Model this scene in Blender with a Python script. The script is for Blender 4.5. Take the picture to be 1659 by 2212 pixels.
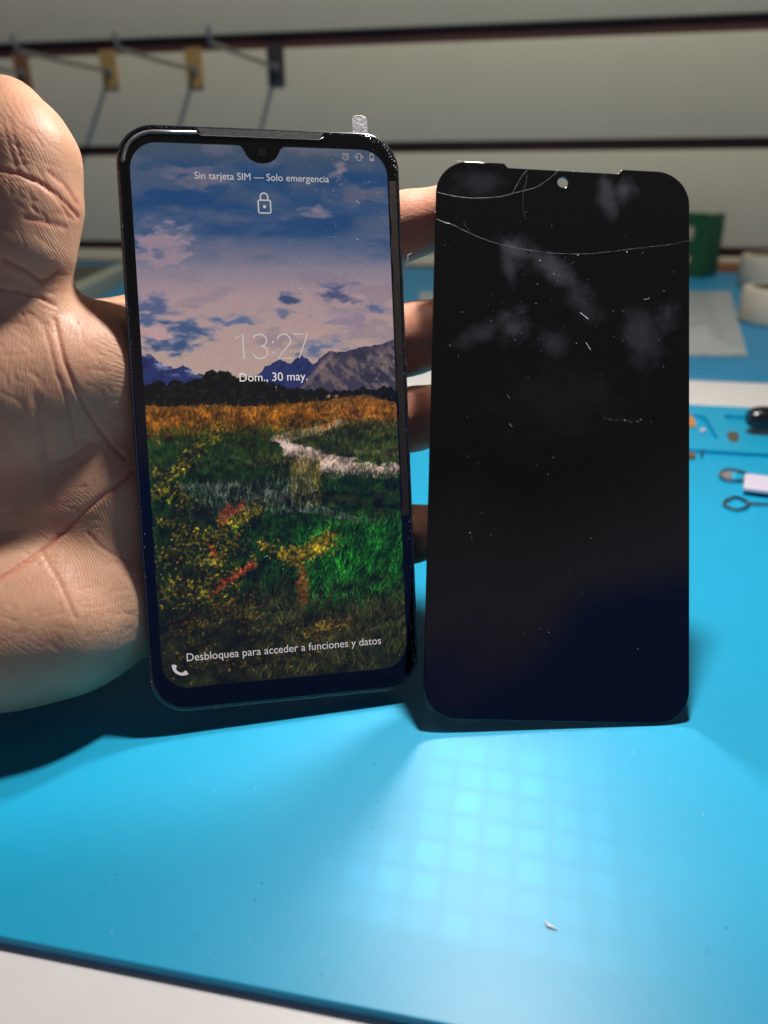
import bpy, bmesh, math, random
import numpy as np
from mathutils import Matrix, Vector

for o in list(bpy.data.objects):
    bpy.data.objects.remove(o)
S = bpy.context.scene
C = S.collection
random.seed(4)
RNG = np.random.default_rng(7)

# ------------------------------------------------------------------ camera
H = 0.1432                       # lens height above the mat
M = np.array([[0.99997683, -0.00680673, 0.0],
              [-0.00276855, -0.40672722, 0.91354546],
              [-0.00621826, -0.91352429, -0.40673668]])   # columns: right, down, forward
CAM = np.array([0, 0, H])
cd = bpy.data.cameras.new('camera')
cd.sensor_fit = 'HORIZONTAL'
cd.sensor_width = 26
cd.lens = 26
cd.clip_start = 0.01
cd.clip_end = 60
cd.dof.use_dof = True
cd.dof.focus_distance = 0.212
cd.dof.aperture_fstop = 9.8
cam = bpy.data.objects.new('camera', cd)
C.objects.link(cam)
cam.matrix_world = Matrix([[M[i, 0], -M[i, 1], -M[i, 2], CAM[i]] for i in range(3)] + [[0, 0, 0, 1]])
S.camera = cam

# ------------------------------------------------------------------ world and lamps
w = bpy.data.worlds.new('World')
S.world = w
w.use_nodes = True
wn, wl = w.node_tree.nodes.new, w.node_tree.links.new
bg = w.node_tree.nodes['Background']
bg.inputs[1].default_value = 1.0
# dim room; navy and grey glow behind the viewer, added for the screen reflections
wtc = wn('ShaderNodeTexCoord')
wse = wn('ShaderNodeSeparateXYZ')
wl(wtc.outputs['Generated'], wse.inputs[0])
wnz = wn('ShaderNodeTexNoise')
wnz.inputs['Scale'].default_value = 3.2
wnz.inputs['Detail'].default_value = 2
wl(wtc.outputs['Generated'], wnz.inputs['Vector'])
wad = wn('ShaderNodeMath')
wad.operation = 'MULTIPLY_ADD'
wad.inputs[1].default_value = .34
wl(wnz.outputs['Fac'], wad.inputs[0])
wl(wse.outputs['Z'], wad.inputs[2])
wrp = wn('ShaderNodeValToRGB')
e = wrp.color_ramp.elements
e[0].position = .0
e[0].color = (.02, .04, .12, 1)
e[1].position = .76
e[1].color = (.055, .052, .052, 1)
for p_, c_ in ((.52, (.025, .055, .21, 1)), (.585, (.13, .115, .15, 1)), (.70, (.085, .075, .08, 1))):
    k_ = e.new(p_)
    k_.color = c_
wl(wad.outputs[0], wrp.inputs[0])
wbk = wn('ShaderNodeMapRange')
wbk.inputs[1].default_value = -.2
wbk.inputs[2].default_value = -.6
wl(wse.outputs['Y'], wbk.inputs[0])
wmx = wn('ShaderNodeMix')
wmx.data_type = 'RGBA'
wmx.inputs[6].default_value = (.03, .028, .026, 1)
wl(wbk.outputs[0], wmx.inputs[0])
wl(wrp.outputs[0], wmx.inputs[7])
wl(wmx.outputs[2], bg.inputs[0])


def lamp(name, kind, loc, target, power, col, **kw):
    l = bpy.data.lights.new(name, kind)
    l.energy = power
    l.color = col
    for k, v in kw.items():
        setattr(l, k, v)
    o = bpy.data.objects.new(name, l)
    C.objects.link(o)
    o.location = loc
    o.rotation_euler = (Vector(target) - Vector(loc)).to_track_quat('-Z', 'Y').to_euler()
    return o


KEY = (0.064, 0.290, 0.37)
lamp('desk_lamp', 'AREA', KEY, (0.06, 0.28, 0), 2.4, (1.0, 0.95, 0.9), shape='DISK', size=0.035)

PSI = math.radians(11.5)
AX = np.array([math.cos(PSI), -math.sin(PSI), 0])      # along the wall, to the right
NX = np.array([math.sin(PSI), math.cos(PSI), 0])       # away from the viewer, into the wall
WALL = 1.3


def T(la, ln, z=0.0):
    return AX * la + NX * ln + np.array([0, 0, z])


lamp('ceiling_spot', 'SPOT', T(0.12, WALL - 1.15, 1.75), T(-0.22, WALL, 0.2), 78, (1.0, 0.94, 0.78),
     spot_size=math.radians(62), spot_blend=0.6, shadow_soft_size=0.03)

# added spot: its masked beam draws the screen's reflected squares on the mat
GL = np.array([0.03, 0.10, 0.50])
gl = lamp('added_grid_spot', 'SPOT', GL, (GL[0], GL[1], 0), 4.2, (1.0, 0.92, 0.97), spot_size=math.radians(34), spot_blend=0.2, shadow_soft_size=0.0012)
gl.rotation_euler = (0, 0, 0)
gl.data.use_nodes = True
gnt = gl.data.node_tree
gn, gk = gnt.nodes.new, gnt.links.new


def gmath(op, a, b=None, c=None, clamp=False):
    n_ = gn('ShaderNodeMath')
    n_.operation = op
    n_.use_clamp = clamp
    for i_, v_ in enumerate((a, b, c)):
        if v_ is None:
            continue
        if hasattr(v_, 'links'):
            gk(v_, n_.inputs[i_])
        else:
            n_.inputs[i_].default_value = v_
    return n_.outputs[0]


def gstep(x, a, b, o0=0.0, o1=1.0):
    n_ = gn('ShaderNodeMapRange')
    n_.interpolation_type = 'SMOOTHSTEP'
    gk(x, n_.inputs[0])
    n_.inputs[1].default_value = a
    n_.inputs[2].default_value = b
    n_.inputs[3].default_value = o0
    n_.inputs[4].default_value = o1
    return n_.outputs[0]


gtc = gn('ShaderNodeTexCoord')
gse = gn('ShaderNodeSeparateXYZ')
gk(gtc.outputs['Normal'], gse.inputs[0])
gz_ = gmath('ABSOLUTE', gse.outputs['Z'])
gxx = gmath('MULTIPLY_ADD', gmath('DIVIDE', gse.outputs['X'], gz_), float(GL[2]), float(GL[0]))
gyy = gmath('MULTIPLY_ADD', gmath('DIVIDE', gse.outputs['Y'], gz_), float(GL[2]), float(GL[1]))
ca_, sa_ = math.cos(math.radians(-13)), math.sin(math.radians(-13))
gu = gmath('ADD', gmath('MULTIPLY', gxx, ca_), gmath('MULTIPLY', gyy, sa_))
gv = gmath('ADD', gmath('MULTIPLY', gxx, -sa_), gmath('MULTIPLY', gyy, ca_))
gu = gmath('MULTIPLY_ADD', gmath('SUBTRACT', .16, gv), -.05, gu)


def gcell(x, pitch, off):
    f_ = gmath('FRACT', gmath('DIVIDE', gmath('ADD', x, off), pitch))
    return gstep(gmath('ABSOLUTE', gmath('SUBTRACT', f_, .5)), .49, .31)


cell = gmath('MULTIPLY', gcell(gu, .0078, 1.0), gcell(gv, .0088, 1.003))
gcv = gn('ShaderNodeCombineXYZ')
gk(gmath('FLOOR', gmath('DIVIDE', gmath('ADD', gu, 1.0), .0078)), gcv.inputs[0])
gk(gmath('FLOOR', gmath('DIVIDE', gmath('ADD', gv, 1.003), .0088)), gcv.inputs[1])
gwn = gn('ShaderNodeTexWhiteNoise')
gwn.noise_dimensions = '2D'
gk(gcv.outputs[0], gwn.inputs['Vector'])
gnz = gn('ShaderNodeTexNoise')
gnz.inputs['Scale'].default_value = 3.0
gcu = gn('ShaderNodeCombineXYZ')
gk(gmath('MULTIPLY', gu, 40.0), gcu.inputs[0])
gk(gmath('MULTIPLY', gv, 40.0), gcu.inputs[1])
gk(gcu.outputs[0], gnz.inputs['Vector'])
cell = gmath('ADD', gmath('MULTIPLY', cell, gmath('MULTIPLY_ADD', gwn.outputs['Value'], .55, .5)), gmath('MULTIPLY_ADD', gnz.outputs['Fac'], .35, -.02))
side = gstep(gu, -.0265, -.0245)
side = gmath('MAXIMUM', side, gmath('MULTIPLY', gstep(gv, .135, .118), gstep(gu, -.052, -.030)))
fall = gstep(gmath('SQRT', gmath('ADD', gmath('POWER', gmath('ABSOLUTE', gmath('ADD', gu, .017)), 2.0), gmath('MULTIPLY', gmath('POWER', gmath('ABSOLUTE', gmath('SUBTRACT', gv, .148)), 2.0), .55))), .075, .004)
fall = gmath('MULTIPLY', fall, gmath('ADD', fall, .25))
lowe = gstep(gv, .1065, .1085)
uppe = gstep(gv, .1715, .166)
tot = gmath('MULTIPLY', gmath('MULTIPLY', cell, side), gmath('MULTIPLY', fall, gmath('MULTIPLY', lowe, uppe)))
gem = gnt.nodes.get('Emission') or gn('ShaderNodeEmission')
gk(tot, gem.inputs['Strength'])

S.view_settings.view_transform = 'Standard'
S.view_settings.look = 'None'
S.view_settings.exposure = 0
S.view_settings.gamma = 1
S.view_settings.use_curve_mapping = False
cy = S.cycles
cy.use_denoising = True
cy.use_guiding = True
cy.use_surface_guiding = True
cy.guiding_training_samples = 64
cy.sample_clamp_indirect = 0
cy.blur_glossy = 0.0
cy.caustics_reflective = True
cy.max_bounces = 8


# ------------------------------------------------------------------ helpers
def ray(u, v):
    return M @ np.array([(u - 829.5) / 1659, (v - 1106) / 1659, 1])


def Wd(u, v, Z):
    return CAM + Z * ray(u, v)


def G(u, v, z=0.0):
    d = ray(u, v)
    return CAM + d * ((z - H) / d[2])


def tag(o, label=None, cat=None, group=None, kind=None):
    for k, v in (('label', label), ('category', cat), ('group', group), ('kind', kind)):
        if v:
            o[k] = v
    return o


def empty(name, loc=(0, 0, 0), mat=None):
    o = bpy.data.objects.new(name, None)
    o.empty_display_size = 0.01
    C.objects.link(o)
    if mat is not None:
        o.matrix_world = mat
    else:
        o.location = Vector(loc)
    return o


def link(name, me, mat, parent=None, loc=None, smooth=False):
    o = bpy.data.objects.new(name, me)
    C.objects.link(o)
    if mat:
        me.materials.clear()
        me.materials.append(mat)
    if parent:
        o.parent = parent
    if loc is not None:
        o.location = Vector(loc)
    if smooth:
        me.polygons.foreach_set('use_smooth', [True] * len(me.polygons))
    return o


class MB:
    def __init__(s):
        s.bm = bmesh.new()

    def quadstrip(s, A, B):
        va = [s.bm.verts.new(p) for p in A]
        vb = [s.bm.verts.new(p) for p in B]
        for i in range(len(A) - 1):
            s.bm.faces.new((va[i], va[i + 1], vb[i + 1], vb[i]))

    def box(s, x0, x1, y0, y1, z0, z1, bev=0, mat=None, seg=2):
        b = bmesh.new()
        bmesh.ops.create_cube(b, size=1)
        for v in b.verts:
            v.co = Vector((x0 + (v.co.x + .5) * (x1 - x0), y0 + (v.co.y + .5) * (y1 - y0), z0 + (v.co.z + .5) * (z1 - z0)))
        if bev:
            bmesh.ops.bevel(b, geom=b.edges[:], offset=bev, segments=seg, affect='EDGES', profile=.5)
        if mat is not None:
            b.transform(mat)
        me = bpy.data.meshes.new('t')
        b.to_mesh(me)
        b.free()
        s.bm.from_mesh(me)
        bpy.data.meshes.remove(me)
        return s

    def tube(s, pts, r, n=8, closed=False, cap=True):
        P = [Vector(p) for p in pts]
        R = r if hasattr(r, '__len__') else [r] * len(P)
        rings = []
        N = len(P)
        up = None
        for i in range(N):
            a = P[(i - 1) % N] if (closed or i > 0) else P[i]
            c = P[(i + 1) % N] if (closed or i < N - 1) else P[i]
            t = (c - a)
            if t.length < 1e-9:
                t = Vector((0, 0, 1))
            t.normalize()
            if up is None:
                up = t.orthogonal().normalized()
            up = (up - t * up.dot(t))
            if up.length < 1e-6:
                up = t.orthogonal()
            up.normalize()
            b = t.cross(up)
            rings.append([s.bm.verts.new(P[i] + (up * math.cos(q) + b * math.sin(q)) * R[i])
                          for q in [2 * math.pi * k / n for k in range(n)]])
        for i in range(N if closed else N - 1):
            A, B = rings[i], rings[(i + 1) % N]
            for k in range(n):
                s.bm.faces.new((A[k], A[(k + 1) % n], B[(k + 1) % n], B[k]))
        if cap and not closed:
            s.bm.faces.new(rings[0][::-1])
            s.bm.faces.new(rings[-1])
        return s

    def lathe(s, prof, n=48, mat=None):
        rings = []
        for r, z in prof:
            rings.append([s.bm.verts.new((r * math.cos(2 * math.pi * k / n), r * math.sin(2 * math.pi * k / n), z)) for k in range(n)])
        m = len(prof)
        for i in range(m):
            A, B = rings[i], rings[(i + 1) % m]
            for k in range(n):
                s.bm.faces.new((A[k], A[(k + 1) % n], B[(k + 1) % n], B[k]))
        return s

    def build(s, name, mat, parent=None, smooth=True, loc=None):
        bmesh.ops.recalc_face_normals(s.bm, faces=s.bm.faces)
        me = bpy.data.meshes.new(name)
        s.bm.to_mesh(me)
        s.bm.free()
        o = link(name, me, mat, parent, loc)
        if smooth:
            me.polygons.foreach_set('use_smooth', [True] * len(me.polygons))
            try:
                me.set_sharp_from_angle(angle=math.radians(40))
            except Exception:
                pass
        return o


def rrect(x0, x1, y0, y1, r, n=10):
    """counter-clockwise rounded rectangle, r = one radius or (bl, br, tr, tl)"""
    rs = r if hasattr(r, '__len__') else (r,) * 4
    out = []
    for (cx, cyy, a0, rr) in ((x0 + rs[0], y0 + rs[0], 180, rs[0]), (x1 - rs[1], y0 + rs[1], 270, rs[1]),
                              (x1 - rs[2], y1 - rs[2], 0, rs[2]), (x0 + rs[3], y1 - rs[3], 90, rs[3])):
        for k in range(n + 1):
            a = math.radians(a0 + 90 * k / n)
            out.append((cx + rr * math.cos(a), cyy + rr * math.sin(a)))
    return out


def plate_mesh(name, loops, z0, z1, bev=0.0, seg=3):
    """filled 2-D outline with holes, extruded from z0 to z1 with a rounded rim"""
    cu = bpy.data.curves.new(name, 'CURVE')
    cu.dimensions = '2D'
    cu.fill_mode = 'BOTH'
    t = (z1 - z0) / 2
    cu.extrude = max(t - bev, 0)
    cu.bevel_depth = bev
    cu.bevel_resolution = seg
    cu.offset = -bev
    for L in loops:
        sp = cu.splines.new('POLY')
        sp.points.add(len(L) - 1)
        for p, q in zip(sp.points, L):
            p.co = (q[0], q[1], 0, 1)
        sp.use_cyclic_u = True
    o = bpy.data.objects.new('t', cu)
    C.objects.link(o)
    dg = bpy.context.evaluated_depsgraph_get()
    me = bpy.data.meshes.new_from_object(o.evaluated_get(dg))
    bpy.data.objects.remove(o)
    bpy.data.curves.remove(cu)
    me.name = name
    me.transform(Matrix.Translation((0, 0, (z0 + z1) / 2)))
    me.polygons.foreach_set('use_smooth', [True] * len(me.polygons))
    try:
        me.set_sharp_from_angle(angle=math.radians(35))
    except Exception:
        pass
    return me


def text_mesh(body, x0, x1, ybase, z, thick=0.00003):
    cu = bpy.data.curves.new('t', 'FONT')
    cu.body = body
    cu.size = 1
    cu.resolution_u = 4
    o = bpy.data.objects.new('t', cu)
    C.objects.link(o)
    dg = bpy.context.evaluated_depsgraph_get()
    me = bpy.data.meshes.new_from_object(o.evaluated_get(dg))
    bpy.data.objects.remove(o)
    bpy.data.curves.remove(cu)
    v = np.empty(len(me.vertices) * 3)
    me.vertices.foreach_get('co', v)
    v = v.reshape(-1, 3)
    s = (x1 - x0) / (v[:, 0].max() - v[:, 0].min())
    v[:, 0] = (v[:, 0] - v[:, 0].min()) * s + x0
    v[:, 1] = v[:, 1] * s * 1.04 + ybase
    v[:, 2] = z
    me.vertices.foreach_set('co', v.ravel())
    me.update()
    return me


# ------------------------------------------------------------------ materials
def nodes(name):
    m = bpy.data.materials.new(name)
    m.use_nodes = True
    nt = m.node_tree
    return m, nt, nt.nodes['Principled BSDF']


def plain(name, col, rough=.5, metal=0.0, spec=None, coat=0, var=.12, scale=80.0, bump=0.0, bscale=600.0, ior=None):
    m, nt, b = nodes(name)
    N, L = nt.nodes.new, nt.links.new
    b.inputs['Roughness'].default_value = rough
    b.inputs['Metallic'].default_value = metal
    if spec is not None:
        b.inputs['Specular IOR Level'].default_value = spec
    if ior:
        b.inputs['IOR'].default_value = ior
    b.inputs['Coat Weight'].default_value = coat
    tc = N('ShaderNodeTexCoord')
    nz = N('ShaderNodeTexNoise')
    nz.inputs['Scale'].default_value = scale
    nz.inputs['Detail'].default_value = 4
    L(tc.outputs['Object'], nz.inputs['Vector'])
    mx = N('ShaderNodeMix')
    mx.data_type = 'RGBA'
    mx.inputs[6].default_value = [c * (1 - var) for c in col] + [1]
    mx.inputs[7].default_value = [min(1, c * (1 + var)) for c in col] + [1]
    L(nz.outputs['Fac'], mx.inputs[0])
    L(mx.outputs[2], b.inputs['Base Color'])
    if bump:
        n2 = N('ShaderNodeTexNoise')
        n2.inputs['Scale'].default_value = bscale
        n2.inputs['Detail'].default_value = 3
        L(tc.outputs['Object'], n2.inputs['Vector'])
        bp = N('ShaderNodeBump')
        bp.inputs['Strength'].default_value = bump
        bp.inputs['Distance'].default_value = 0.0004
        L(n2.outputs['Fac'], bp.inputs['Height'])
        L(bp.outputs['Normal'], b.inputs['Normal'])
    return m


def emis(name, col, k):
    m, nt, b = nodes(name)
    b.inputs['Base Color'].default_value = (0.02, 0.02, 0.02, 1)
    b.inputs['Emission Color'].default_value = (*col, 1)
    b.inputs['Emission Strength'].default_value = k
    b.inputs['Roughness'].default_value = .1
    return m


m_table = plain('white_laminate', (.72, .70, .69), .35, var=.04, bump=.05, bscale=900)
m_mat = plain('blue_silicone', (.008, .32, .54), .42, spec=.42, var=.05, scale=25, bump=.05, bscale=1500)
m_board = plain('greige_melamine', (.53, .50, .395), .5, var=.04, scale=6)
m_groove = plain('dark_brown_groove', (.055, .018, .012), .6, var=.7, scale=14)
m_steel = plain('zinc_wire', (.35, .34, .32), .35, metal=.8)
m_brass = plain('tan_plate', (.42, .27, .09), .45, metal=.25, var=.3, scale=60)
m_bronze = plain('brown_plate', (.24, .12, .055), .45, metal=.3, var=.4, scale=60)
m_darkplate = plain('dark_steel_plate', (.07, .062, .055), .35, metal=.5)
m_black = plain('black_plastic', (.008, .008, .010), .22, var=.3)
m_green = plain('green_plastic', (.010, .075, .026), .5, var=.15, scale=30)
m_white = plain('white_tape', (.50, .46, .38), .55, var=.06, scale=30)
m_core = plain('cardboard_core', (.16, .13, .10), .8)
m_orange = plain('amber_flex', (.55, .22, .05), .4)
m_chip = plain('dark_chip', (.08, .075, .05), .4)
m_lilac = plain('lilac_plastic', (.60, .55, .66), .4, var=.04)
m_chrome = plain('bright_steel', (.6, .6, .62), .16, metal=1)
m_olive = plain('dark_olive_cover', (.055, .058, .042), .6)
m_pale = plain('pale_rim', (.30, .32, .27), .5)
m_dust = plain('lint', (.75, .75, .74), .6)
m_brown = plain('brown_wood_strip', (.20, .075, .03), .5, var=.3, scale=30)
m_foil = plain('silver_foil', (.50, .49, .48), .42, metal=.2, var=.25, scale=1200, bump=.5, bscale=900)
m_text = emis('lit_white', (.80, .74, .74), .62)
m_textdim = emis('lit_dim', (.55, .52, .55), .5)

# ------------------------------------------------------------------ table, mats
mb = MB()
mb.box(-1.6, 1.6, -.32, WALL - .006, -.045, -.0025, .003)
o = mb.build('table', m_table)
o.matrix_world = Matrix.Rotation(-PSI, 4, 'Z')
tag(o, 'white laminate work table under the blue mats', 'table')

RT = Matrix.Rotation(-PSI, 4, 'Z')
EF, EB = .0906, .5175            # front and back edge of the near mat, measured along NX
near = empty('repair_mat', mat=RT)
tag(near, 'sky blue silicone repair mat lying under the two phone screens', 'mat')
link('mat_sheet', plate_mesh('mat_sheet', [rrect(-.30, .52, EF, EB, .012)], -.0024, 0, .0005), m_mat, near)


def loc_t(u, v, z=0.0):
    g = G(u, v, z)
    return (float(AX @ g), float(NX @ g))


st = loc_t(1575, 983)[1]
c0 = loc_t(1543, 898)
c1 = loc_t(1640, 977)
q = loc_t(1527, 898)
q2 = loc_t(1562, 962)
tray = [rrect(-.296, .516, st, EB - .004, .004),
        rrect(c0[0] + .004, c0[0] + .18, st + .012, c0[1] - .004, .006)[::-1],
        rrect(-.15, q2[0] - .002, st + .016, q[1] - .004, .008)[::-1]]
link('raised_tray', plate_mesh('raised_tray', tray, 0.0001, .0030, .0007), m_mat, near)

ms0 = loc_t(1575, 818)[1]
far = plate_mesh('far_mat', [rrect(-1.1, .95, ms0, WALL - .03, .01)], -.0024, 0, .0011)
o = link('desk_mat', far, plain('blue_silicone_far', (.012, .20, .40), .5, var=.08, scale=20, bump=.1, bscale=1500))
o.matrix_world = RT
tag(o, 'darker blue mat at the back of the table below the slatted wall', 'mat')

# ------------------------------------------------------------------ slat wall
wallo = empty('slat_wall', mat=RT)
tag(wallo, 'greige slatted display wall with dark brown horizontal grooves', 'wall')
zs = [.0258, .1752, .3246, .474]
gh = [.015, .0155, .0215, .018]
edges = [0.0]
for z, g in zip(zs, gh):
    edges += [z - g / 2, z + g / 2]
edges.append(.66)
for i in range(0, len(edges), 2):
    if edges[i + 1] - edges[i] < .004:
        continue
    mb = MB()
    mb.box(-1.9, 1.6, WALL, WALL + .016, edges[i], edges[i + 1], .0012)
    mb.build('wall_board', m_board, wallo)
for z, g in zip(zs, gh):
    mb = MB()
    mb.box(-1.9, 1.6, WALL + .010, WALL + .022, z - g / 2 + .0002, z + g / 2 - .0002)
    mb.build('groove', m_groove, wallo, smooth=False)
mb = MB()
mb.box(-.12, 1.6, WALL - .0285, WALL - .0015, -.0022, .013, .001)
o = mb.build('skirting_strip', m_brown)
o.matrix_world = RT
tag(o, 'brown wooden strip along the foot of the slatted wall', 'strip')


# ------------------------------------------------------------------ hooks
def hook(px, py, mat, label, L, tipup=.012):
    d = ray(px, py)
    t = WALL / (NX @ d)
    X = CAM + d * t
    la, z = float(AX @ X), float(X[2])
    r = empty('display_hook', mat=RT @ Matrix.Translation((la, WALL, z)))
    tag(r, label, 'hook', 'hooks hanging in the top groove of the wall')
    link('plate', plate_mesh('plate', [rrect(-.0135, .0135, -.030, .0245, .003)], -.001, .001, .0004),
         mat, r).matrix_local = Matrix.Translation((0, -.0025, 0)) @ Matrix.Rotation(math.radians(90), 4, 'X')
    mb = MB()
    mb.box(-.012, .012, -.0025, .012, .019, .0235, .0005)
    mb.build('hanger_lip', mat, r)
    mb = MB()
    pts = [(0, -.003, -.006), (0, -L * .5, -.006), (0, -L + .012, -.005), (0, -L + .003, -.001), (0, -L, tipup * .6), (0, -L + .001, tipup)]
    mb.tube(pts, .0030, 10)
    mb.build('prong', m_steel, r)
    mb = MB()
    mb.tube([(0, -.0035, -.006), (0, -.0075, -.006)], .0065, 14)
    mb.build('rivet', m_steel, r)
    return r


hook(50, 150, m_bronze, 'leftmost wall hook with a dark brown plate, above the thumb', .245)
hook(237, 146, m_brass, 'tan plated wall hook, second from the left, next to the brown one', .245)
hook(421, 143, m_brass, 'tan plated wall hook just left of the dark grey hook', .245)
hook(597, 137, m_darkplate, 'dark grey plated wall hook, rightmost of the row', .26)

# ------------------------------------------------------------------ things on the far mat
# green box
a0 = loc_t(1521, 600)
gb = empty('green_holder', mat=RT @ Matrix.Translation((a0[0], a0[1], 0.0)) @ Matrix.Rotation(math.radians(-40), 4, 'Z'))
tag(gb, 'green plastic holder with square openings standing behind the unlit screen', 'holder')
gz = .086
loops = [rrect(-.085, 0, 0, gz, .006),
         rrect(-.078, -.021, .050, .068, .003)[::-1],
         rrect(-.078, -.021, .012, .030, .003)[::-1]]
link('front_plate', plate_mesh('front_plate', loops, 0, .010, .001), m_green, gb).matrix_local = Matrix.Rotation(math.radians(90), 4, 'X')
mb = MB()
mb.box(-.010, 0, .0005, .034, 0, gz - .001, .003)
mb.build('side_plate', m_green, gb)
mb = MB()
mb.box(-.085, -.0105, .0005, .034, 0, .006, .001)
mb.build('base_plate', m_green, gb)

# tape rolls
def roll(u, v, ro, ri, ht, label, tilt=0):
    g = G(u, v, 0)
    r = empty('tape_roll', (g[0], g[1], 0.0))
    tag(r, label, 'tape', 'white tape rolls on the far mat')
    b = .004
    mb = MB()
    mb.lathe([(ri + .003, 0), (ro - b, 0), (ro - b * .3, b * .3), (ro, b), (ro, ht - b), (ro - b * .3, ht - b * .3), (ro - b, ht), (ri + .003, ht)])
    mb.build('tape', m_white, r)
    mb = MB()
    mb.lathe([(ri, .001), (ri + .0029, .001), (ri + .0029, ht - .001), (ri, ht - .001)])
    mb.build('core', m_core, r)


roll(1672, 618, .046, .036, .040, 'white tape roll further back, with its dark open core showing')
roll(1688, 695, .042, .030, .034, 'white tape roll nearer the clear bag')

# clear bag: crumpled thin pouch
m_bag, nt, b = nodes('clear_film')
b.inputs['Base Color'].default_value = (.55, .58, .57, 1)
b.inputs['Roughness'].default_value = .22
b.inputs['Alpha'].default_value = .5
tc = nt.nodes.new('ShaderNodeTexCoord')
nz = nt.nodes.new('ShaderNodeTexNoise')
nz.inputs['Scale'].default_value = 28
nz.inputs['Detail'].default_value = 3
bp = nt.nodes.new('ShaderNodeBump')
bp.inputs['Strength'].default_value = .5
bp.inputs['Distance'].default_value = .004
nt.links.new(tc.outputs['Object'], nz.inputs['Vector'])
nt.links.new(nz.outputs['Fac'], bp.inputs['Height'])
nt.links.new(bp.outputs['Normal'], b.inputs['Normal'])
cor = [G(920, 768), G(1614, 772), G(1577, 631), G(905, 633)]
n1, n2 = 70, 34
V, F = [], []
for side in (0, 1):
    for j in range(n2 + 1):
        for i in range(n1 + 1):
            s, t = i / n1, j / n2
            p = (cor[0] * (1 - s) + cor[1] * s) * (1 - t) + (cor[3] * (1 - s) + cor[2] * s) * t
            e = min(s, 1 - s, t * .5, (1 - t) * .5)
            z = .0012 + .006 * min(1, e * 9) * (1 + .4 * math.sin(s * 23 + t * 3) + .3 * math.sin(s * 57 + 1)) + .0015 * math.sin(s * 60) * math.exp(-t * 9)
            z = max(z, .0016)
            V.append((p[0], p[1], z if side else .0006))
st_ = (n1 + 1) * (n2 + 1)
for j in range(n2):
    for i in range(n1):
        k = j * (n1 + 1) + i
        F.append((k + st_, k + 1 + st_, k + n1 + 2 + st_, k + n1 + 1 + st_))
        F.append((k + n1 + 1, k + n1 + 2, k + 1, k))
me = bpy.data.meshes.new('bag')
me.from_pydata(V, [], F)
o = link('plastic_bag', me, m_bag, smooth=True)
tag(o, 'flat clear plastic bag lying on the far mat behind the unlit screen', 'bag')

# dark case at the left
e0, e1 = G(262, 580, .02), G(118, 648, .02)
case = empty('flat_case')
tag(case, 'dark olive flat case with a pale rim lying between thumb and lit phone', 'case')
dv = (e1 - e0) / np.linalg.norm(e1 - e0)
pv = np.array([-dv[1], dv[0], 0])
if pv[1] > 0:
    pv = -pv
Lc = np.linalg.norm(e1 - e0)


def slab(name, a, bb, p0, p1, z0, z1, mat, parent):
    pts = [a + pv * p0, bb + pv * p0, bb + pv * p1, a + pv * p1]
    ar = sum(pts[i][0] * pts[(i + 1) % 4][1] - pts[(i + 1) % 4][0] * pts[i][1] for i in range(4))
    if ar < 0:
        pts = pts[::-1]
    me = plate_mesh(name, [[(p[0], p[1]) for p in pts]], z0, z1, .0012)
    return link(name, me, mat, parent)


ea, eb = e0 - dv * .06, e1 + dv * .10
slab('case_body', ea, eb, .018, .19, -.0024, .019, m_olive, case)
slab('rim', ea, eb, -.004, .0178, -.0024, .021, m_pale, case)

# ------------------------------------------------------------------ small things on the near mat tray
def at(u, v, z=0.0):
    g = G(u, v, z)
    return g[0], g[1], z


def small(name, pts, z0, z1, mat, label, cat, bev=.0004, group=None):
    P = [G(u, v, z0) for u, v in pts]
    c = sum(P) / len(P)
    L = [(p[0] - c[0], p[1] - c[1]) for p in P]
    ar = sum(L[i][0] * L[(i + 1) % len(L)][1] - L[(i + 1) % len(L)][0] * L[i][1] for i in range(len(L)))
    if ar < 0:
        L = L[::-1]
    o = link(name, plate_mesh(name, [L], z0, z1, bev), mat, None, (c[0], c[1], 0))
    return tag(o, label, cat, group)


fc = empty('flex_connector', at(1584, 950))
tag(fc, 'small bent flex connector, black above and orange below, in the mat tray', 'connector')
bx, by, _ = at(1584, 950)


def part(name, pts, z0, z1, mat, parent, bev=.0003):
    L = []
    for u, v in pts:
        g = G(u, v, z1)
        L.append((g[0] - bx, g[1] - by))
    ar = sum(L[i][0] * L[(i + 1) % len(L)][1] - L[(i + 1) % len(L)][0] * L[i][1] for i in range(len(L)))
    if ar < 0:
        L = L[::-1]
    return link(name, plate_mesh(name, [L], z0, z1, bev), mat, parent)


part('chip', [(1569, 938), (1576, 931), (1593, 933), (1597, 940), (1594, 955), (1576, 953)], .0002, .0032, m_chip, fc)
part('ribbon', [(1574, 955), (1596, 957), (1603, 964), (1601, 970), (1584, 969), (1577, 963)], .0002, .0016, m_orange, fc)
small('flex_strip', [(1478, 895), (1497, 903), (1504, 922), (1482, 925)], .0002, .0012, m_orange, 'orange flex strip partly hidden behind the edge of the unlit screen', 'connector')
small('solder_pad', [(1511, 931), (1520, 929), (1525, 933), (1516, 937)], .0002, .0016, m_lilac, 'tiny pale part near the edge in the mat tray', 'small part')
small('metal_bit', [(1480, 984), (1501, 985), (1502, 993), (1480, 994)], .0000, .0022, m_bronze, 'small brown metal bit beside the screen edge on the mat', 'small part')
sc = empty('screw', at(1516, 990))
tag(sc, 'tiny silver screw standing by the tray step', 'screw')
MB().tube([(0, 0, 0), (0, 0, .0010), (0, 0, .0022)], [.0010, .0010, .0009], 12).build('screw_head', m_chrome, sc)
MB().tube([(0, 0, .0022), (.0004, .001, .0050)], .0005, 8).build('screw_shank', m_chrome, sc)

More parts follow.
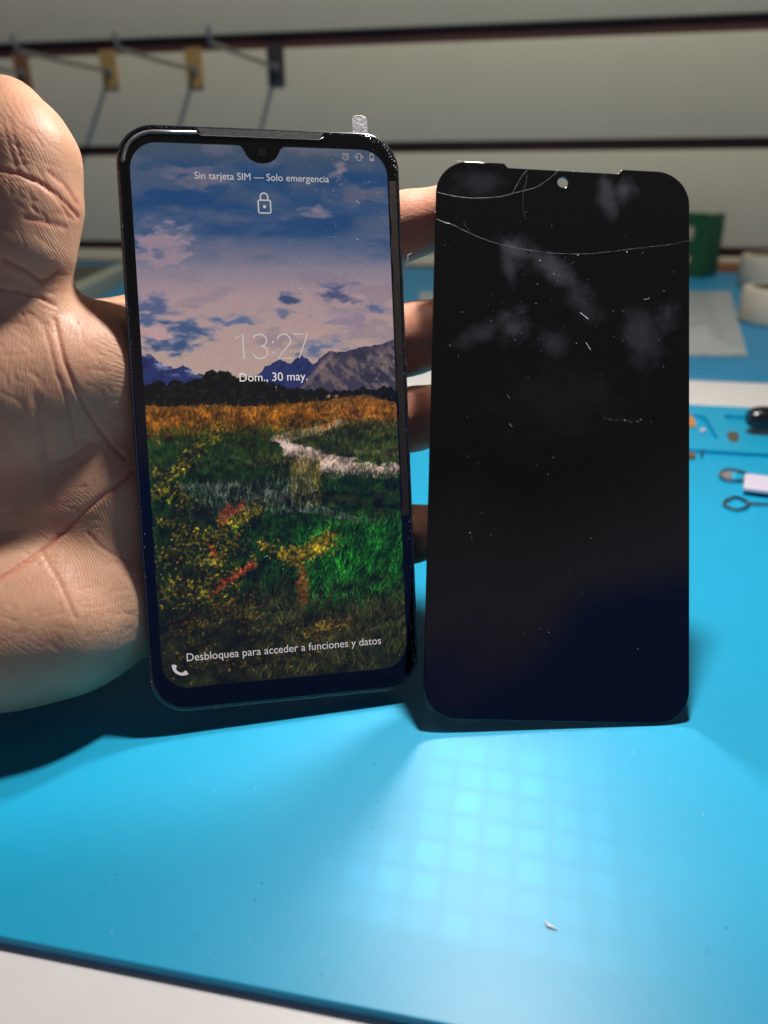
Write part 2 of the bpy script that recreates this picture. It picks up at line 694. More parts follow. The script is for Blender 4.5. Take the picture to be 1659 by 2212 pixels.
# dark tool handle
p0, p1 = G(1626, 905, .009), G(1790, 908, .009)
tl = empty('tool', (p0[0], p0[1], .0))
tag(tl, 'black handled tool lying on the tray at the right', 'tool')
dd = (p1 - p0)
dd = dd / np.linalg.norm(dd)
mb = MB()
mb.tube([Vector(dd * s) + Vector((0, 0, .0098)) for s in (-.003, 0, .004, .02, .06, .075)], [.0042, .0062, .0068, .0066, .0066, .005], 10)
mb.build('handle', m_black, tl)
mb = MB()
mb.tube([Vector(dd * s) + Vector((0, 0, .0098)) for s in (.0745, .11)], .0022, 10)
mb.build('shaft', m_steel, tl)


def eject(name, pts2, tail, r, label):
    P = [Vector(G(u, v, .0012)) for u, v in pts2]
    Tt = [Vector(G(u, v, .0012)) for u, v in tail]
    o = empty(name, (P[0].x, P[0].y, 0))
    off = Vector((P[0].x, P[0].y, 0))
    # rounded closed loop by corner cutting
    for _ in range(2):
        Q = []
        for i in range(len(P)):
            a, bq = P[i], P[(i + 1) % len(P)]
            Q += [a * .75 + bq * .25, a * .25 + bq * .75]
        P = Q
    MB().tube([p - off for p in P], r, 8, closed=True).build('loop', m_chrome, o)
    MB().tube([p - off for p in Tt], r, 8).build('pin', m_chrome, o)
    tag(o, label, 'ejector pin', 'ejector pins on the mat')
    return o


eject('ejector_pin', [(1556, 1086), (1587, 1072), (1600, 1076), (1622, 1088), (1603, 1100), (1583, 1101)], [(1620, 1088), (1760, 1093)], .0007,
      'bare ejector pin with a diamond loop, below the tagged one')
ep = eject('ejector_pin', [(1551, 1026), (1566, 1014), (1590, 1015), (1620, 1026), (1622, 1036), (1590, 1039), (1566, 1037)], [(1622, 1031), (1700, 1040)], .0008,
           'ejector pin with a rounded loop and a lilac tag')
off = ep.location.copy()
L = [G(u, v, .003) for u, v in [(1608, 1027), (1605, 1058), (1720, 1072), (1722, 1040)]]
L = [(p[0] - off.x, p[1] - off.y) for p in L]
link('tag', plate_mesh('tag', [L], .0020, .0044, .0008), m_lilac, ep)
L = [G(u, v, .0012) for u, v in [(1554, 1026), (1568, 1016), (1582, 1018), (1579, 1035), (1568, 1036)]]
L = [(p[0] - off.x, p[1] - off.y) for p in L][::-1]
link('loop_pad', plate_mesh('loop_pad', [L], .0003, .0012, .0002), plain('grey_pad', (.2, .19, .2), .4), ep)

# ------------------------------------------------------------------ lit phone
def pose(p, R):
    p = np.array(p)
    R = np.array(R)
    x, y, z = M @ R[:, 0], -M @ R[:, 1], -M @ R[:, 2]
    o = CAM + M @ p
    return Matrix([[x[i], y[i], z[i], o[i]] for i in range(3)] + [[0, 0, 0, 1]])


MA = pose([-0.03006, -0.02498, 0.21308], [[0.97974, 0.04225, -0.19577], [-0.05492, 0.99670, -0.05976], [0.19260, 0.06930, 0.97883]])
MBm = pose([0.05074, -0.02167, 0.22048], [[0.99850, -0.02942, -0.04628], [0.03272, 0.99685, 0.07227], [0.04401, -0.07368, 0.99631]])
mm = 0.001

m_glass = plain('black_glass', (.004, .004, .005), .035, var=.2, ior=1.75)
ph = empty('phone', mat=MA)
tag(ph, 'lit smartphone showing a mountain marsh lock screen, held in the hand', 'phone')


def sc_loop(L):
    return [(x * mm, y * mm) for x, y in L]


link('body', plate_mesh('body', [sc_loop(rrect(-38.1, 38.0, -79.2, 78.9, 10.2))], -.0092, -.0009, .0026, 4), m_black, ph)
link('front_glass', plate_mesh('front_glass', [sc_loop(rrect(-37.4, 37.4, -78.5, 78.5, 9.6))], -.0012, 0, .0005, 3), m_glass, ph)

# display outline with drop notch
x0, x1, yb, yt = -34.5, 34.5, -72.3, 74.3
out = []
base = rrect(x0, x1, yb, yt, 7.2, 10)
for i, p in enumerate(base):
    out.append(p)
    if i == 32:                       # end of the top right corner: insert the notch going left
        nn = []
        for k in range(9):            # right fillet
            a = math.radians(90 + 75 * k / 8)
            nn.append((6.6 + 1.9 * math.cos(a), yt - 1.9 + 1.9 * math.sin(a)))
        for k in range(13):           # bowl
            a = math.radians(-12 - 156 * k / 12)
            nn.append((0.0 + 4.7 * math.cos(a), yt - .8 + 3.8 * math.sin(a)))
        for k in range(9):
            a = math.radians(15 + 75 * k / 8)
            nn.append((-6.6 + 1.9 * math.cos(a), yt - 1.9 + 1.9 * math.sin(a)))
        out += nn
disp_loop = out


# ---- the wallpaper, painted into a fine grid of coloured cells on the display
PPM = 5.0
NXp, NYp = int(69.6 * PPM), int(147.2 * PPM)
XL, YB = -34.8, -72.6
gx = XL + (np.arange(NXp) + .5) / PPM
gy = YB + (np.arange(NYp) + .5) / PPM
X, Y = np.meshgrid(gx, gy)


def vnoise(X, Y, seed):
    r = np.random.default_rng(seed)
    tab = r.random((256, 256))
    xi, yi = np.floor(X).astype(int), np.floor(Y).astype(int)
    fx, fy = X - xi, Y - yi
    fx = fx * fx * (3 - 2 * fx)
    fy = fy * fy * (3 - 2 * fy)
    g = lambda a, b: tab[a % 256, b % 256]
    return (g(xi, yi) * (1 - fx) + g(xi + 1, yi) * fx) * (1 - fy) + (g(xi, yi + 1) * (1 - fx) + g(xi + 1, yi + 1) * fx) * fy


def fbm(X, Y, seed, oct=5):
    t, a, s = 0, .5, 0
    for k in range(oct):
        t = t + a * vnoise(X * 2 ** k + 17 * k, Y * 2 ** k + 31 * k, seed + k)
        s += a
        a *= .5
    return t / s


def ss(a, b, x):
    t = np.clip((x - a) / (b - a), 0, 1)
    return t * t * (3 - 2 * t)


def rgb(*c):
    return np.array(c, float) / 255


img = np.zeros((NYp, NXp, 3))


def blend(mask, col):
    global img
    img = img * (1 - mask[..., None]) + mask[..., None] * col


# sky
t = ss(20, 74, Y)
ramp_y = [14, 24, 34, 42, 50, 60, 68, 76]
ramp_c = np.array([[180, 154, 146], [176, 150, 146], [168, 142, 146], [132, 124, 142], [72, 90, 124], [46, 76, 116], [56, 78, 108], [72, 82, 98]]) / 255
img = np.stack([np.interp(Y, ramp_y, ramp_c[:, k]) for k in range(3)], -1)
wx = X + 6 * (fbm(X / 14, Y / 9, 5) - .5)
n1_ = fbm(wx / 17 + 3, Y / 7, 11)
n2_ = fbm(wx / 9, Y / 5, 21)
blend(.6 * ss(.48, .72, fbm(wx / 12 + 3, Y / 5, 11, 7)) * ss(40, 50, Y), rgb(112, 108, 128))
blend(.85 * ss(.44, .70, fbm(wx / 20, Y / 6, 61)) * ss(42, 50, Y) * (1 - ss(66, 72, Y)), rgb(28, 66, 112))
blend(.45 * ss(.5, .7, n2_) * ss(46, 60, Y), rgb(92, 98, 116))


def cloud(cx, cyy, sx, sy, col, a=.9, seed=1, thr=.5):
    wx_ = X + 3.0 * (fbm(X / 5, Y / 3, seed + 300) - .5)
    wy_ = Y + 2.0 * (fbm(X / 4, Y / 3, seed + 400) - .5)
    d = np.sqrt(((wx_ - cx) / sx) ** 2 + ((wy_ - cyy) / sy) ** 2)
    n = fbm(wx_ / 3.6 + cx, wy_ / 1.5, seed, 7) - .5
    v = (1 - d) * .8 + n * 2.1
    top_ = rgb(*(np.clip(np.array(col) * 255 * 1.16, 0, 255)))
    m_ = a * ss(-.25, .62, v) * (1 - ss(1.3, 1.7, d))
    blend(m_ * .8, top_)
    blend(m_ * ss(.1, .7, v - (wy_ - cyy) / sy * .25), col)


blend(.5 * ss(.5, .66, fbm(wx / 10, Y / 3.6, 33)) * (1 - ss(42, 48, Y)) * ss(18, 22, Y), rgb(130, 118, 136))
cloud(-28, 48, 9, 5, rgb(150, 128, 140), .8, 3)
cloud(-31, 30, 6, 6, rgb(84, 92, 128), .9, 8)
cloud(-26, 26, 9, 2.6, rgb(66, 84, 124), .9, 9)
cloud(-25, 22.0, 9, 3.0, rgb(58, 78, 118), .95, 7)
cloud(-31, 25, 4.5, 3.2, rgb(190, 150, 148), .8, 5)
cloud(6, 33.5, 3.4, 1.9, rgb(62, 76, 112), .95, 4)
cloud(4, 30, 6, 1.5, rgb(104, 106, 134), .8, 14)
cloud(19, 35, 5.0, 4.2, rgb(76, 82, 116), .95, 6)
cloud(21, 28, 7, 2.5, rgb(140, 122, 140), .8, 16)
cloud(29, 31, 3, 1.2, rgb(92, 98, 130), .9, 26)
cloud(13, 20.5, 8, 2.2, rgb(88, 100, 134), .85, 36)
cloud(-11, 28, 7, 1.5, rgb(86, 100, 136), .8, 46)
cloud(15, 57, 5, 1.2, rgb(150, 122, 132), .7, 56)
cloud(21, 68, 2.4, 2.4, rgb(150, 120, 126), .6, 57)
cloud(-18, 66, 8, 3.0, rgb(104, 98, 116), .65, 58)
cloud(27, 62, 8, 3.0, rgb(92, 92, 112), .6, 59)
# far blue range (left and centre), then the big bare mountain on the right
rid = np.interp(gx, [-36, -33, -30, -27, -24, -21, -17, -13, -6, -2, 2, 5, 8, 11, 36], [19, 19.2, 16.8, 15.2, 15.8, 14.0, 13.0, 12, 11.5, 15, 16.8, 16.2, 18.4, 16, 12])
rid = rid + 1.6 * (fbm(gx / 1.6, gx * 0 + 3, 71) - .5)
m1 = (Y < rid[None, :]).astype(float)
blend(m1, rgb(40, 50, 98))
blend(m1 * ss(.5, .6, fbm(X / 1.8 + Y / 3, Y / 1.2, 72)) * ss(-3.2, -.2, Y - rid[None, :]) * (X < -10), rgb(140, 146, 176))
blend(m1 * .6 * ss(.5, .62, fbm(X / 1.5 - Y / 2, Y / 2.5, 74)), rgb(28, 34, 76))
rid2 = np.interp(gx, [-36, 8, 11, 13, 16, 20, 25, 30, 36], [0, 10, 14.0, 17.0, 19.2, 18.8, 20.4, 20.8, 23])
rid2 = rid2 + 1.0 * (fbm(gx / 1.8, gx * 0 + 9, 75) - .5)
m2 = (Y < rid2[None, :]).astype(float)
blend(m2, rgb(60, 56, 74))
blend(m2 * ss(.45, .66, fbm(X / 1.6 + Y / 2.4, Y / 3.0 - X / 5, 76, 6)), rgb(104, 90, 92))
blend(m2 * .85 * ss(.52, .64, fbm(X / 2.0 + Y / 2.2, Y / 3.0, 77)), rgb(44, 44, 62))
blend(m2 * .8 * (1 - ss(.0, 1.6, np.abs(Y - (10.5 + (X - 9) * 1.05)) + 2 * (fbm(X, Y, 78) - .5))) * (X < 17), rgb(146, 122, 116))
blend(m2 * .55 * ss(.56, .70, fbm(X / 1.1, Y / 1.6, 79)) * ss(22, 28, X), rgb(140, 122, 118))
blend(m2 * .5 * ss(-3.2, -.3, Y - rid2[None, :]), rgb(46, 46, 72))
# dark tree line
top = np.interp(gx, [-36, -30, -24, -19, -16, -13, -10, -6, -3, 2, 8, 14, 22, 28, 36], [10.5, 11.5, 11.5, 13, 15, 14.5, 12.5, 13, 12, 10, 9.5, 8.6, 8.4, 9, 8])
top = top + 3.2 * (fbm(gx / 2.2, gx * 0, 81) - .5) + .8 * (fbm(gx / .4, gx * 0 + 1, 83) - .5)
m3 = (Y < top[None, :]).astype(float)
blend(m3, rgb(13, 14, 12))
blend(m3 * .6 * ss(.55, .7, fbm(X / .9, Y / .9, 84)), rgb(36, 38, 26))
# dry grass band
bt = np.interp(gx, [-36, -20, -5, 8, 20, 25, 30, 36], [5.2, 5.0, 4.6, 5.0, 6.2, 7.0, 5.6, 3.6]) + .9 * (fbm(gx / 1.4, gx * 0, 85) - .5)
m4 = (Y < bt[None, :]).astype(float)
blend(m4, rgb(118, 78, 26))
blend(m4 * .7 * ss(.5, .65, fbm(X / 2.5, Y / .9, 86)), rgb(78, 54, 20))
blend(m4 * .75 * ss(.5, .7, fbm(X / 4 + 9, Y / 1.6, 186, 6)), rgb(60, 46, 18))
blend(m4 * .6 * ss(.56, .7, fbm(X / 2 + 5, Y / .7, 187, 6)), rgb(164, 112, 44))
# marsh
mt = np.interp(gx, [-36, -20, -8, 4, 18, 36], [-3.6, -2.4, -2.0, -.8, .2, -1.0]) + 1.6 * (fbm(gx / 3, gx * 0, 87) - .5)
m5 = 1 - ss(-.8, .8, Y - mt[None, :])
blend(m5, rgb(30, 50, 24))
blend(m5 * .9 * ss(.44, .66, fbm(X / 4, Y / 1.8, 88, 6)), rgb(12, 22, 14))
blend(m5 * .5 * ss(.52, .66, fbm(X / 4, Y / 1.6, 89)) * (X > 8), rgb(70, 66, 28))


def ribbon(pts, wid, col, a, seed, brk=.5):
    px = np.array([p[0] for p in pts])
    py = np.array([p[1] for p in pts])
    d = np.full(X.shape, 1e9)
    for k in range(len(pts) - 1):
        ax, ay, bx_, by_ = px[k], py[k], px[k + 1], py[k + 1]
        L2 = (bx_ - ax) ** 2 + (by_ - ay) ** 2
        tt = np.clip(((X - ax) * (bx_ - ax) + (Y - ay) * (by_ - ay)) / L2, 0, 1)
        ww = wid[k] * (1 - tt) + wid[k + 1] * tt
        dd_ = np.hypot((X - ax - tt * (bx_ - ax)) * .8, (Y - ay - tt * (by_ - ay)) * 1.25) / ww
        d = np.minimum(d, dd_)
    n = fbm(X / 2.2, Y / 1.0, seed) - .5
    blend(a * (1 - ss(.7, 1.1, d + n * 1.3)), col)


WATER = rgb(158, 140, 134)
ribbon([(19, -.6), (12, -2.6), (4, -4.0), (-1, -4.6)], [1.0, 1.7, 1.6, .9], WATER * .82, .85, 91)
ribbon([(0, -4.4), (5, -8), (10, -11.6), (18, -13.2), (27, -14.5), (37, -15.2)], [1.1, 2.8, 4.4, 3.6, 2.8, 2.6], WATER, .95, 92)
ribbon([(22, -9), (30, -9.4), (37, -10.5)], [.5, .8, .8], WATER * .75, .7, 93)
ribbon([(-26, -16.5), (-16, -18), (-6, -20.2), (2, -21.6), (8, -24)], [1.2, 2.6, 2.4, 3.4, 2.4], rgb(118, 120, 120), .9, 94)
ribbon([(8, -24), (17, -27), (26, -29.4), (36, -31)], [1.6, 1.5, 1.2, 1.0], rgb(92, 98, 96), .85, 95)
ribbon([(-12, -9), (-4, -12.5)], [.8, .6], rgb(88, 92, 84), .5, 96)


def strokes(n, region, length, ang, cols, wpx=1.0, a=.7, seed=0, dark=.5, curve=.3):
    """blades of grass: short curved strokes"""
    global img
    r = np.random.default_rng(seed)
    k = 0
    bx0, bx1, by0, by1 = region[0]
    xs = r.uniform(bx0, bx1, n)
    ys = r.uniform(by0, by1, n)
    keep = region[1](xs, ys)
    xs, ys = xs[keep], ys[keep]
    n = len(xs)
    ln = r.uniform(length[0], length[1], n)
    an = np.radians(r.normal(ang[0], ang[1], n))
    cu = r.normal(0, curve, n)
    ci = np.array(cols)[r.integers(0, len(cols), n)] / 255. * r.uniform(1 - dark, 1.15, n)[:, None]
    order = np.argsort(-ys)
    xs, ys, ln, an, cu, ci = xs[order], ys[order], ln[order], an[order], cu[order], ci[order]
    for s in np.linspace(0, 1, int(length[1] * PPM * .9) + 2):
        th = an + cu * s
        px = xs + np.cos(th) * ln * s
        py = ys + np.sin(th) * ln * s
        fx = (px - XL) * PPM - .5
        fy = (py - YB) * PPM - .5
        ix, iy = np.floor(fx).astype(int), np.floor(fy).astype(int)
        for dx in (0, 1):
            for dy in (0, 1):
                wgt = (1 - np.abs(fx - ix - dx)) * (1 - np.abs(fy - iy - dy)) * a * (1 - .5 * s)
                jx, jy = ix + dx, iy + dy
                ok = (jx >= 0) & (jx < NXp) & (jy >= 0) & (jy < NYp)
                w_ = wgt[ok][:, None]
                img[jy[ok], jx[ok]] = img[jy[ok], jx[ok]] * (1 - w_) + ci[ok] * w_


allr = lambda f: f
strokes(2600, ((-35, 35, -3, 6), lambda x, y: y < np.interp(x, gx, bt) - .2), (.6, 1.8), (90, 14), [(150, 98, 34), (132, 84, 24), (92, 62, 22), (168, 116, 50)], seed=1, a=.6)
strokes(3000, ((-35, 35, -14, -1), lambda x, y: (x < -1) | (y > -4 - 0 * x) & (x > 16) | (y < -6) & (x > 22)), (.8, 2.2), (88, 16), [(40, 72, 26), (58, 84, 30), (26, 46, 22), (84, 84, 36)], seed=2, a=.55)
strokes(1500, ((-6, 35, -12, -3), lambda x, y: np.abs(y + 9.5 + (x - 8) * .25) > 2.2), (.8, 2.2), (90, 14), [(66, 74, 30), (96, 86, 38), (40, 56, 26)], seed=3, a=.55)
strokes(5200, ((-35, 35, -46, -16), lambda x, y: (y < -19 - .22 * (x + 10)) | (x < -26) | (y > -16)), (1.2, 3.4), (84, 20), [(34, 78, 30), (24, 60, 26), (48, 92, 34), (18, 40, 20)], seed=4, a=.6)
strokes(2600, ((-14, 35, -22, -13.5), lambda x, y: (y > -17.6 - .2 * (x - 0)) & (y < -14.6 - .05 * x)), (1.0, 2.8), (86, 18), [(28, 60, 26), (40, 74, 28), (18, 36, 20)], seed=5, a=.6)
strokes(1200, ((-26, 10, -25, -16), lambda x, y: x > -30), (1.0, 3.0), (86, 12), [(24, 40, 24), (50, 62, 40), (30, 48, 30)], seed=6, a=.5)
strokes(500, ((3, 12, -24, -12), lambda x, y: np.abs(x - 7.5) < 4), (2.0, 4.0), (88, 14), [(112, 104, 42), (84, 84, 36), (140, 120, 60)], seed=7, a=.6)
strokes(4200, ((4, 35, -54, -31), lambda x, y: y < -29.5 - .1 * (x - 20)), (1.6, 4.4), (76, 20), [(34, 112, 34), (28, 92, 30), (56, 134, 44), (16, 52, 22), (22, 72, 28)], seed=8, a=.7)
strokes(5000, ((-35, 35, -73, -46), lambda x, y: y < 0), (1.4, 4.2), (80, 30), [(44, 46, 22), (62, 56, 26), (28, 40, 20), (20, 22, 14), (34, 62, 26), (90, 78, 40)], seed=9, a=.6)
blend(.55 * ss(-44, -60, Y) * (1 - .4 * ss(5, 30, X)), rgb(34, 30, 17))
strokes(900, ((-10, 35, -72, -50), lambda x, y: y < 0), (2.0, 5.5), (75, 30), [(120, 108, 66), (84, 80, 46), (50, 72, 34)], seed=10, a=.45)


strokes(700, ((-2, 35, -17, -8), lambda x, y: y < -6), (.5, 1.6), (88, 14), [(60, 56, 34), (74, 70, 40), (40, 44, 26), (112, 96, 70)], seed=31, a=.5)
strokes(900, ((-26, 10, -26, -17), lambda x, y: x > -30), (1.2, 3.2), (88, 10), [(18, 30, 18), (34, 46, 26), (140, 140, 138), (120, 124, 118)], seed=32, a=.5)
strokes(700, ((-35, 35, -5, 4), lambda x, y: y < 9), (.6, 1.6), (88, 14), [(150, 100, 36), (98, 76, 26), (60, 56, 22), (40, 48, 20)], seed=33, a=.6)
strokes(1600, ((-35, 35, -50, -18), lambda x, y: fbm(x / 4, y / 3, 77) > .5), (1.0, 3.0), (84, 20), [(8, 16, 9), (10, 22, 12)], seed=34, a=.65)
strokes(900, ((6, 35, -52, -30), lambda x, y: x > 4), (2.0, 4.6), (72, 22), [(60, 150, 56), (44, 120, 44), (10, 34, 14), (12, 44, 18)], seed=35, a=.7)


def leaves(n, pts, spread, cols, seed, size=(.22, .62), a=.85):
    """leafy sprays scattered along twigs"""
    global img
    r = np.random.default_rng(seed)
    px = np.array([p[0] for p in pts], float)
    py = np.array([p[1] for p in pts], float)
    tt = r.uniform(0, len(pts) - 1, n)
    i = np.minimum(tt.astype(int), len(pts) - 2)
    fr = tt - i
    xs = px[i] * (1 - fr) + px[i + 1] * fr + r.normal(0, spread, n)
    ys = py[i] * (1 - fr) + py[i + 1] * fr + r.normal(0, spread, n)
    for k in range(n):
        c = np.array(cols[r.integers(len(cols))]) / 255. * r.uniform(.55, 1.15)
        rr = r.uniform(*size)
        an = r.uniform(0, math.pi)
        x0_, y0_ = (xs[k] - XL) * PPM, (ys[k] - YB) * PPM
        R_ = int(rr * PPM) + 2
        a0_, a1_ = max(int(x0_) - R_, 0), min(int(x0_) + R_ + 1, NXp)
        b0_, b1_ = max(int(y0_) - R_, 0), min(int(y0_) + R_ + 1, NYp)
        if a0_ >= a1_ or b0_ >= b1_:
            continue
        ux = np.arange(a0_, a1_)[None, :] + .5 - x0_
        uy = np.arange(b0_, b1_)[:, None] + .5 - y0_
        p_ = (ux * math.cos(an) + uy * math.sin(an)) / (rr * PPM)
        q_ = (-ux * math.sin(an) + uy * math.cos(an)) / (rr * PPM * .5)
        mk = np.clip(1.4 - np.hypot(p_, q_), 0, 1)[..., None] * a
        img[b0_:b1_, a0_:a1_] = img[b0_:b1_, a0_:a1_] * (1 - mk) + c * mk


OL = [(124, 108, 34), (84, 84, 28), (58, 66, 24), (34, 40, 16), (24, 28, 12), (104, 94, 32), (142, 120, 40)]
YE = [(164, 134, 34), (140, 112, 30), (112, 96, 28), (84, 80, 26)]
RD = [(158, 58, 36), (112, 40, 26), (150, 80, 40), (90, 60, 26)]
blend(.6 * (1 - ss(.6, 1.2, ((X + 26) / 13) ** 2 + ((Y + 40) / 20) ** 2 + 1.2 * (fbm(X / 3, Y / 3, 101) - .5))), rgb(30, 34, 16))
leaves(420, [(-34, -12), (-29, -14), (-24, -9), (-19, -5), (-15, -1)], .9, OL, 1)
leaves(300, [(-34, -18), (-28, -17), (-25, -22)], 1.4, OL, 2)
leaves(420, [(-33, -26), (-27, -29), (-21, -32), (-15, -28), (-9, -25), (-4, -23.6)], 1.3, OL + YE[:2], 3)
leaves(620, [(-34, -36), (-28, -34), (-22, -38), (-16, -36), (-10, -33)], 2.0, OL, 4)
leaves(620, [(-34, -46), (-28, -44), (-20, -46), (-14, -42)], 2.2, OL, 5)
leaves(120, [(-17, -27.5), (-13.5, -24.5), (-10, -22.6)], .75, RD, 6, (.2, .45))
leaves(60, [(-16, -25), (-13.5, -22.5)], .5, RD, 66, (.2, .4))
leaves(160, [(-14, -27), (-9, -25.5), (-5, -23.6)], .8, OL, 67, (.2, .5))
leaves(36, [(-20, -33), (-18, -36)], .5, RD, 7, (.2, .4))
leaves(330, [(-6, -33), (0, -36.5), (5, -37), (9, -35), (13, -33.4), (15, -31.5)], 1.2, YE, 8)
leaves(240, [(1, -38), (7, -37), (13, -35)], 1.4, YE, 18)
leaves(220, [(5, -40), (5.5, -46), (5, -51)], .9, [(126, 86, 34), (106, 68, 30), (88, 66, 30)], 9)
leaves(150, [(-20, -47), (-15, -43), (-10, -40.5), (-7, -39)], .6, [(156, 74, 40), (132, 58, 36), (116, 70, 34)], 10)
leaves(520, [(-30, -56), (-22, -54), (-14, -50), (-8, -54)], 2.4, [(92, 78, 30), (70, 62, 26), (48, 48, 20), (112, 84, 34)], 11)
leaves(420, [(-32, -66), (-22, -64), (-12, -66), (0, -66), (8, -62), (16, -58)], 2.0, [(88, 70, 30), (64, 52, 24), (40, 38, 18), (104, 82, 36)], 12)
leaves(160, [(4, -60), (12, -58), (19, -57.5)], .8, [(126, 104, 44), (98, 84, 38)], 13)
for tw in ([(-28, -60), (-25, -48), (-23, -38), (-24, -30)], [(-31, -40), (-27, -34), (-23, -26)], [(-10, -56), (-2, -47), (3, -40)], [(-20, -58), (-12, -52), (-6, -40)], [(-33, -33), (-28, -37), (-26, -46)]):
    leaves(170, tw, .12, [(32, 24, 14), (48, 36, 22), (24, 20, 12)], 20 + len(tw) + abs(int(tw[0][0])), (.16, .3), .85)
# two grazing horses, dots
for hx in (15.0, 17.3):
    leaves(9, [(hx - .5, 6.6), (hx + .6, 6.7)], .12, [(150, 124, 92), (128, 104, 80)], int(hx), (.3, .45), .9)
dk = 1 - ss(2, 8, Y)
img = img * (1 + dk[..., None] * (1.0 * (fbm(X / 3.2, Y / 2.4, 141, 6) - .5) + .35 * (fbm(X / .7, Y / .9, 142, 3) - .5))[..., None])
img = img * (1 - dk[..., None]) + dk[..., None] * (np.clip(img, 0, 1) ** 1.3 * 1.42)
img = np.clip(img * (1 + .08 * (fbm(X / .6, Y / .6, 111)[..., None] - .5)), 0, 1)
lin = np.where(img <= .04045, img / 12.92, ((img + .055) / 1.055) ** 2.4)

# grid mesh carrying the colours; cells outside the rounded outline are dropped, the black mask ring covers the stair steps
vx = XL + np.arange(NXp) / PPM + .5 / PPM
vy = YB + np.arange(NYp) / PPM + .5 / PPM
VX, VY = np.meshgrid(vx, vy)
co = np.stack([VX * mm, VY * mm, np.full(VX.shape, .00006)], -1).reshape(-1, 3)
ii, jj = np.meshgrid(np.arange(NXp - 1), np.arange(NYp - 1))
k0 = (jj * NXp + ii).ravel()
fxc, fyc = vx[ii.ravel()] + .5 / PPM, vy[jj.ravel()] + .5 / PPM
qx = np.maximum(np.abs(fxc) - (34.9 - 7.4), 0)
qy = np.maximum(np.abs(fyc - 1.0) - (73.7 - 7.4), 0)
k0 = k0[np.hypot(qx, qy) < 7.4]
faces = np.stack([k0, k0 + 1, k0 + NXp + 1, k0 + NXp], -1)
me = bpy.data.meshes.new('display')
me.vertices.add(len(co))
me.vertices.foreach_set('co', co.ravel())
me.loops.add(len(faces) * 4)
me.loops.foreach_set('vertex_index', faces.ravel().astype(np.int32))
me.polygons.add(len(faces))
me.polygons.foreach_set('loop_start', (np.arange(len(faces)) * 4).astype(np.int32))
me.update(calc_edges=True)
at_ = me.color_attributes.new('picture', 'FLOAT_COLOR', 'POINT')
at_.data.foreach_set('color', np.concatenate([lin.reshape(-1, 3), np.ones((len(co), 1))], 1).ravel().astype(np.float32))
m_disp, nt, b = nodes('lit_display')
N, Lk = nt.nodes.new, nt.links.new
va = N('ShaderNodeVertexColor')
va.layer_name = 'picture'
b.inputs['Base Color'].default_value = (.006, .006, .007, 1)
b.inputs['Roughness'].default_value = .06
b.inputs['IOR'].default_value = 1.6
b.inputs['Emission Strength'].default_value = .92
Lk(va.outputs['Color'], b.inputs['Emission Color'])
disp = link('display', me, m_disp, ph)

mask = plate_mesh('bezel', [sc_loop(rrect(-35.6, 35.6, -75.0, 76.0, 8.6)), sc_loop(disp_loop)[::-1]], .00003, .00013, 0)
link('bezel', mask, m_glass, ph)

# ---- lock screen writing
ZT = .00010
link('sim_text', text_mesh('Sin tarjeta SIM \u2014 Solo emergencia', -18.1 * mm, 18 * mm, 65.2 * mm, ZT), m_text, disp)
link('date_text', text_mesh('Dom., 30 may.', -9.2 * mm, 9.4 * mm, 11.3 * mm, ZT), emis('lit_white_date', (.85, .80, .78), .85), disp)
link('unlock_text', text_mesh('Desbloquea para acceder a funciones y datos', -27.7 * mm, 27.0 * mm, -64.9 * mm, ZT), m_text, disp)


def flat_stroke(mb, pts, wd, closed=False, z=ZT):
    P = [Vector((p[0] * mm, p[1] * mm, 0)) for p in pts]
    n = len(P)
    A, B = [], []
    for i in range(n):
        a = P[(i - 1) % n] if closed or i else P[i]
        c = P[(i + 1) % n] if closed or i < n - 1 else P[i]
        d = (c - a).normalized()
        nn_ = Vector((-d.y, d.x, 0)) * wd * mm / 2
        A.append(P[i] + nn_ + Vector((0, 0, z)))
        B.append(P[i] - nn_ + Vector((0, 0, z)))
    if closed:
        A.append(A[0])
        B.append(B[0])
    mb.quadstrip(B, A)


def arc(cx, cyy, rx, ry, a0, a1, n=16):
    return [(cx + rx * math.cos(math.radians(a0 + (a1 - a0) * k / n)), cyy + ry * math.sin(math.radians(a0 + (a1 - a0) * k / n))) for k in range(n + 1)]


mb = MB()
y0, y1 = 17.4, 24.0
for (wd, zz) in ((.34, ZT),):
    flat_stroke(mb, [(-9.7, 23.0), (-7.7, y1), (-7.7, y0)], wd, z=zz)
    flat_stroke(mb, arc(-3.2, 22.4, 1.9, 1.6, 160, -80) + arc(-3.2, 19.2, 2.0, 1.75, 75, -165), wd, z=zz)
    flat_stroke(mb, arc(.35, 21.9, .22, .22, 0, 360, 10), .2, z=zz)
    flat_stroke(mb, arc(.35, 19.1, .22, .22, 0, 360, 10), .2, z=zz)
    flat_stroke(mb, arc(3.4, 22.2, 1.85, 1.8, 165, -25) + [(1.5, y0), (5.5, y0)], wd, z=zz)
    flat_stroke(mb, [(6.1, y1), (10.0, y1), (7.4, y0)], wd, z=zz)
mb.build('clock_text', emis('lit_thin', (.80, .70, .66), .70), disp, smooth=False)
mb = MB()
flat_stroke(mb, rrect(-1.65, 1.65, 56.6, 60.0, .35, 3), .34, True)
flat_stroke(mb, [(-1.0, 60.1), (-1.0, 60.9)] + arc(0, 60.9, 1.0, 1.0, 180, 0) + [(1.0, 60.1)], .34)
flat_stroke(mb, arc(0, 58.3, .22, .22, 0, 360, 10), .44)
mb.build('lock_icon', m_text, disp, smooth=False)
mb = MB()
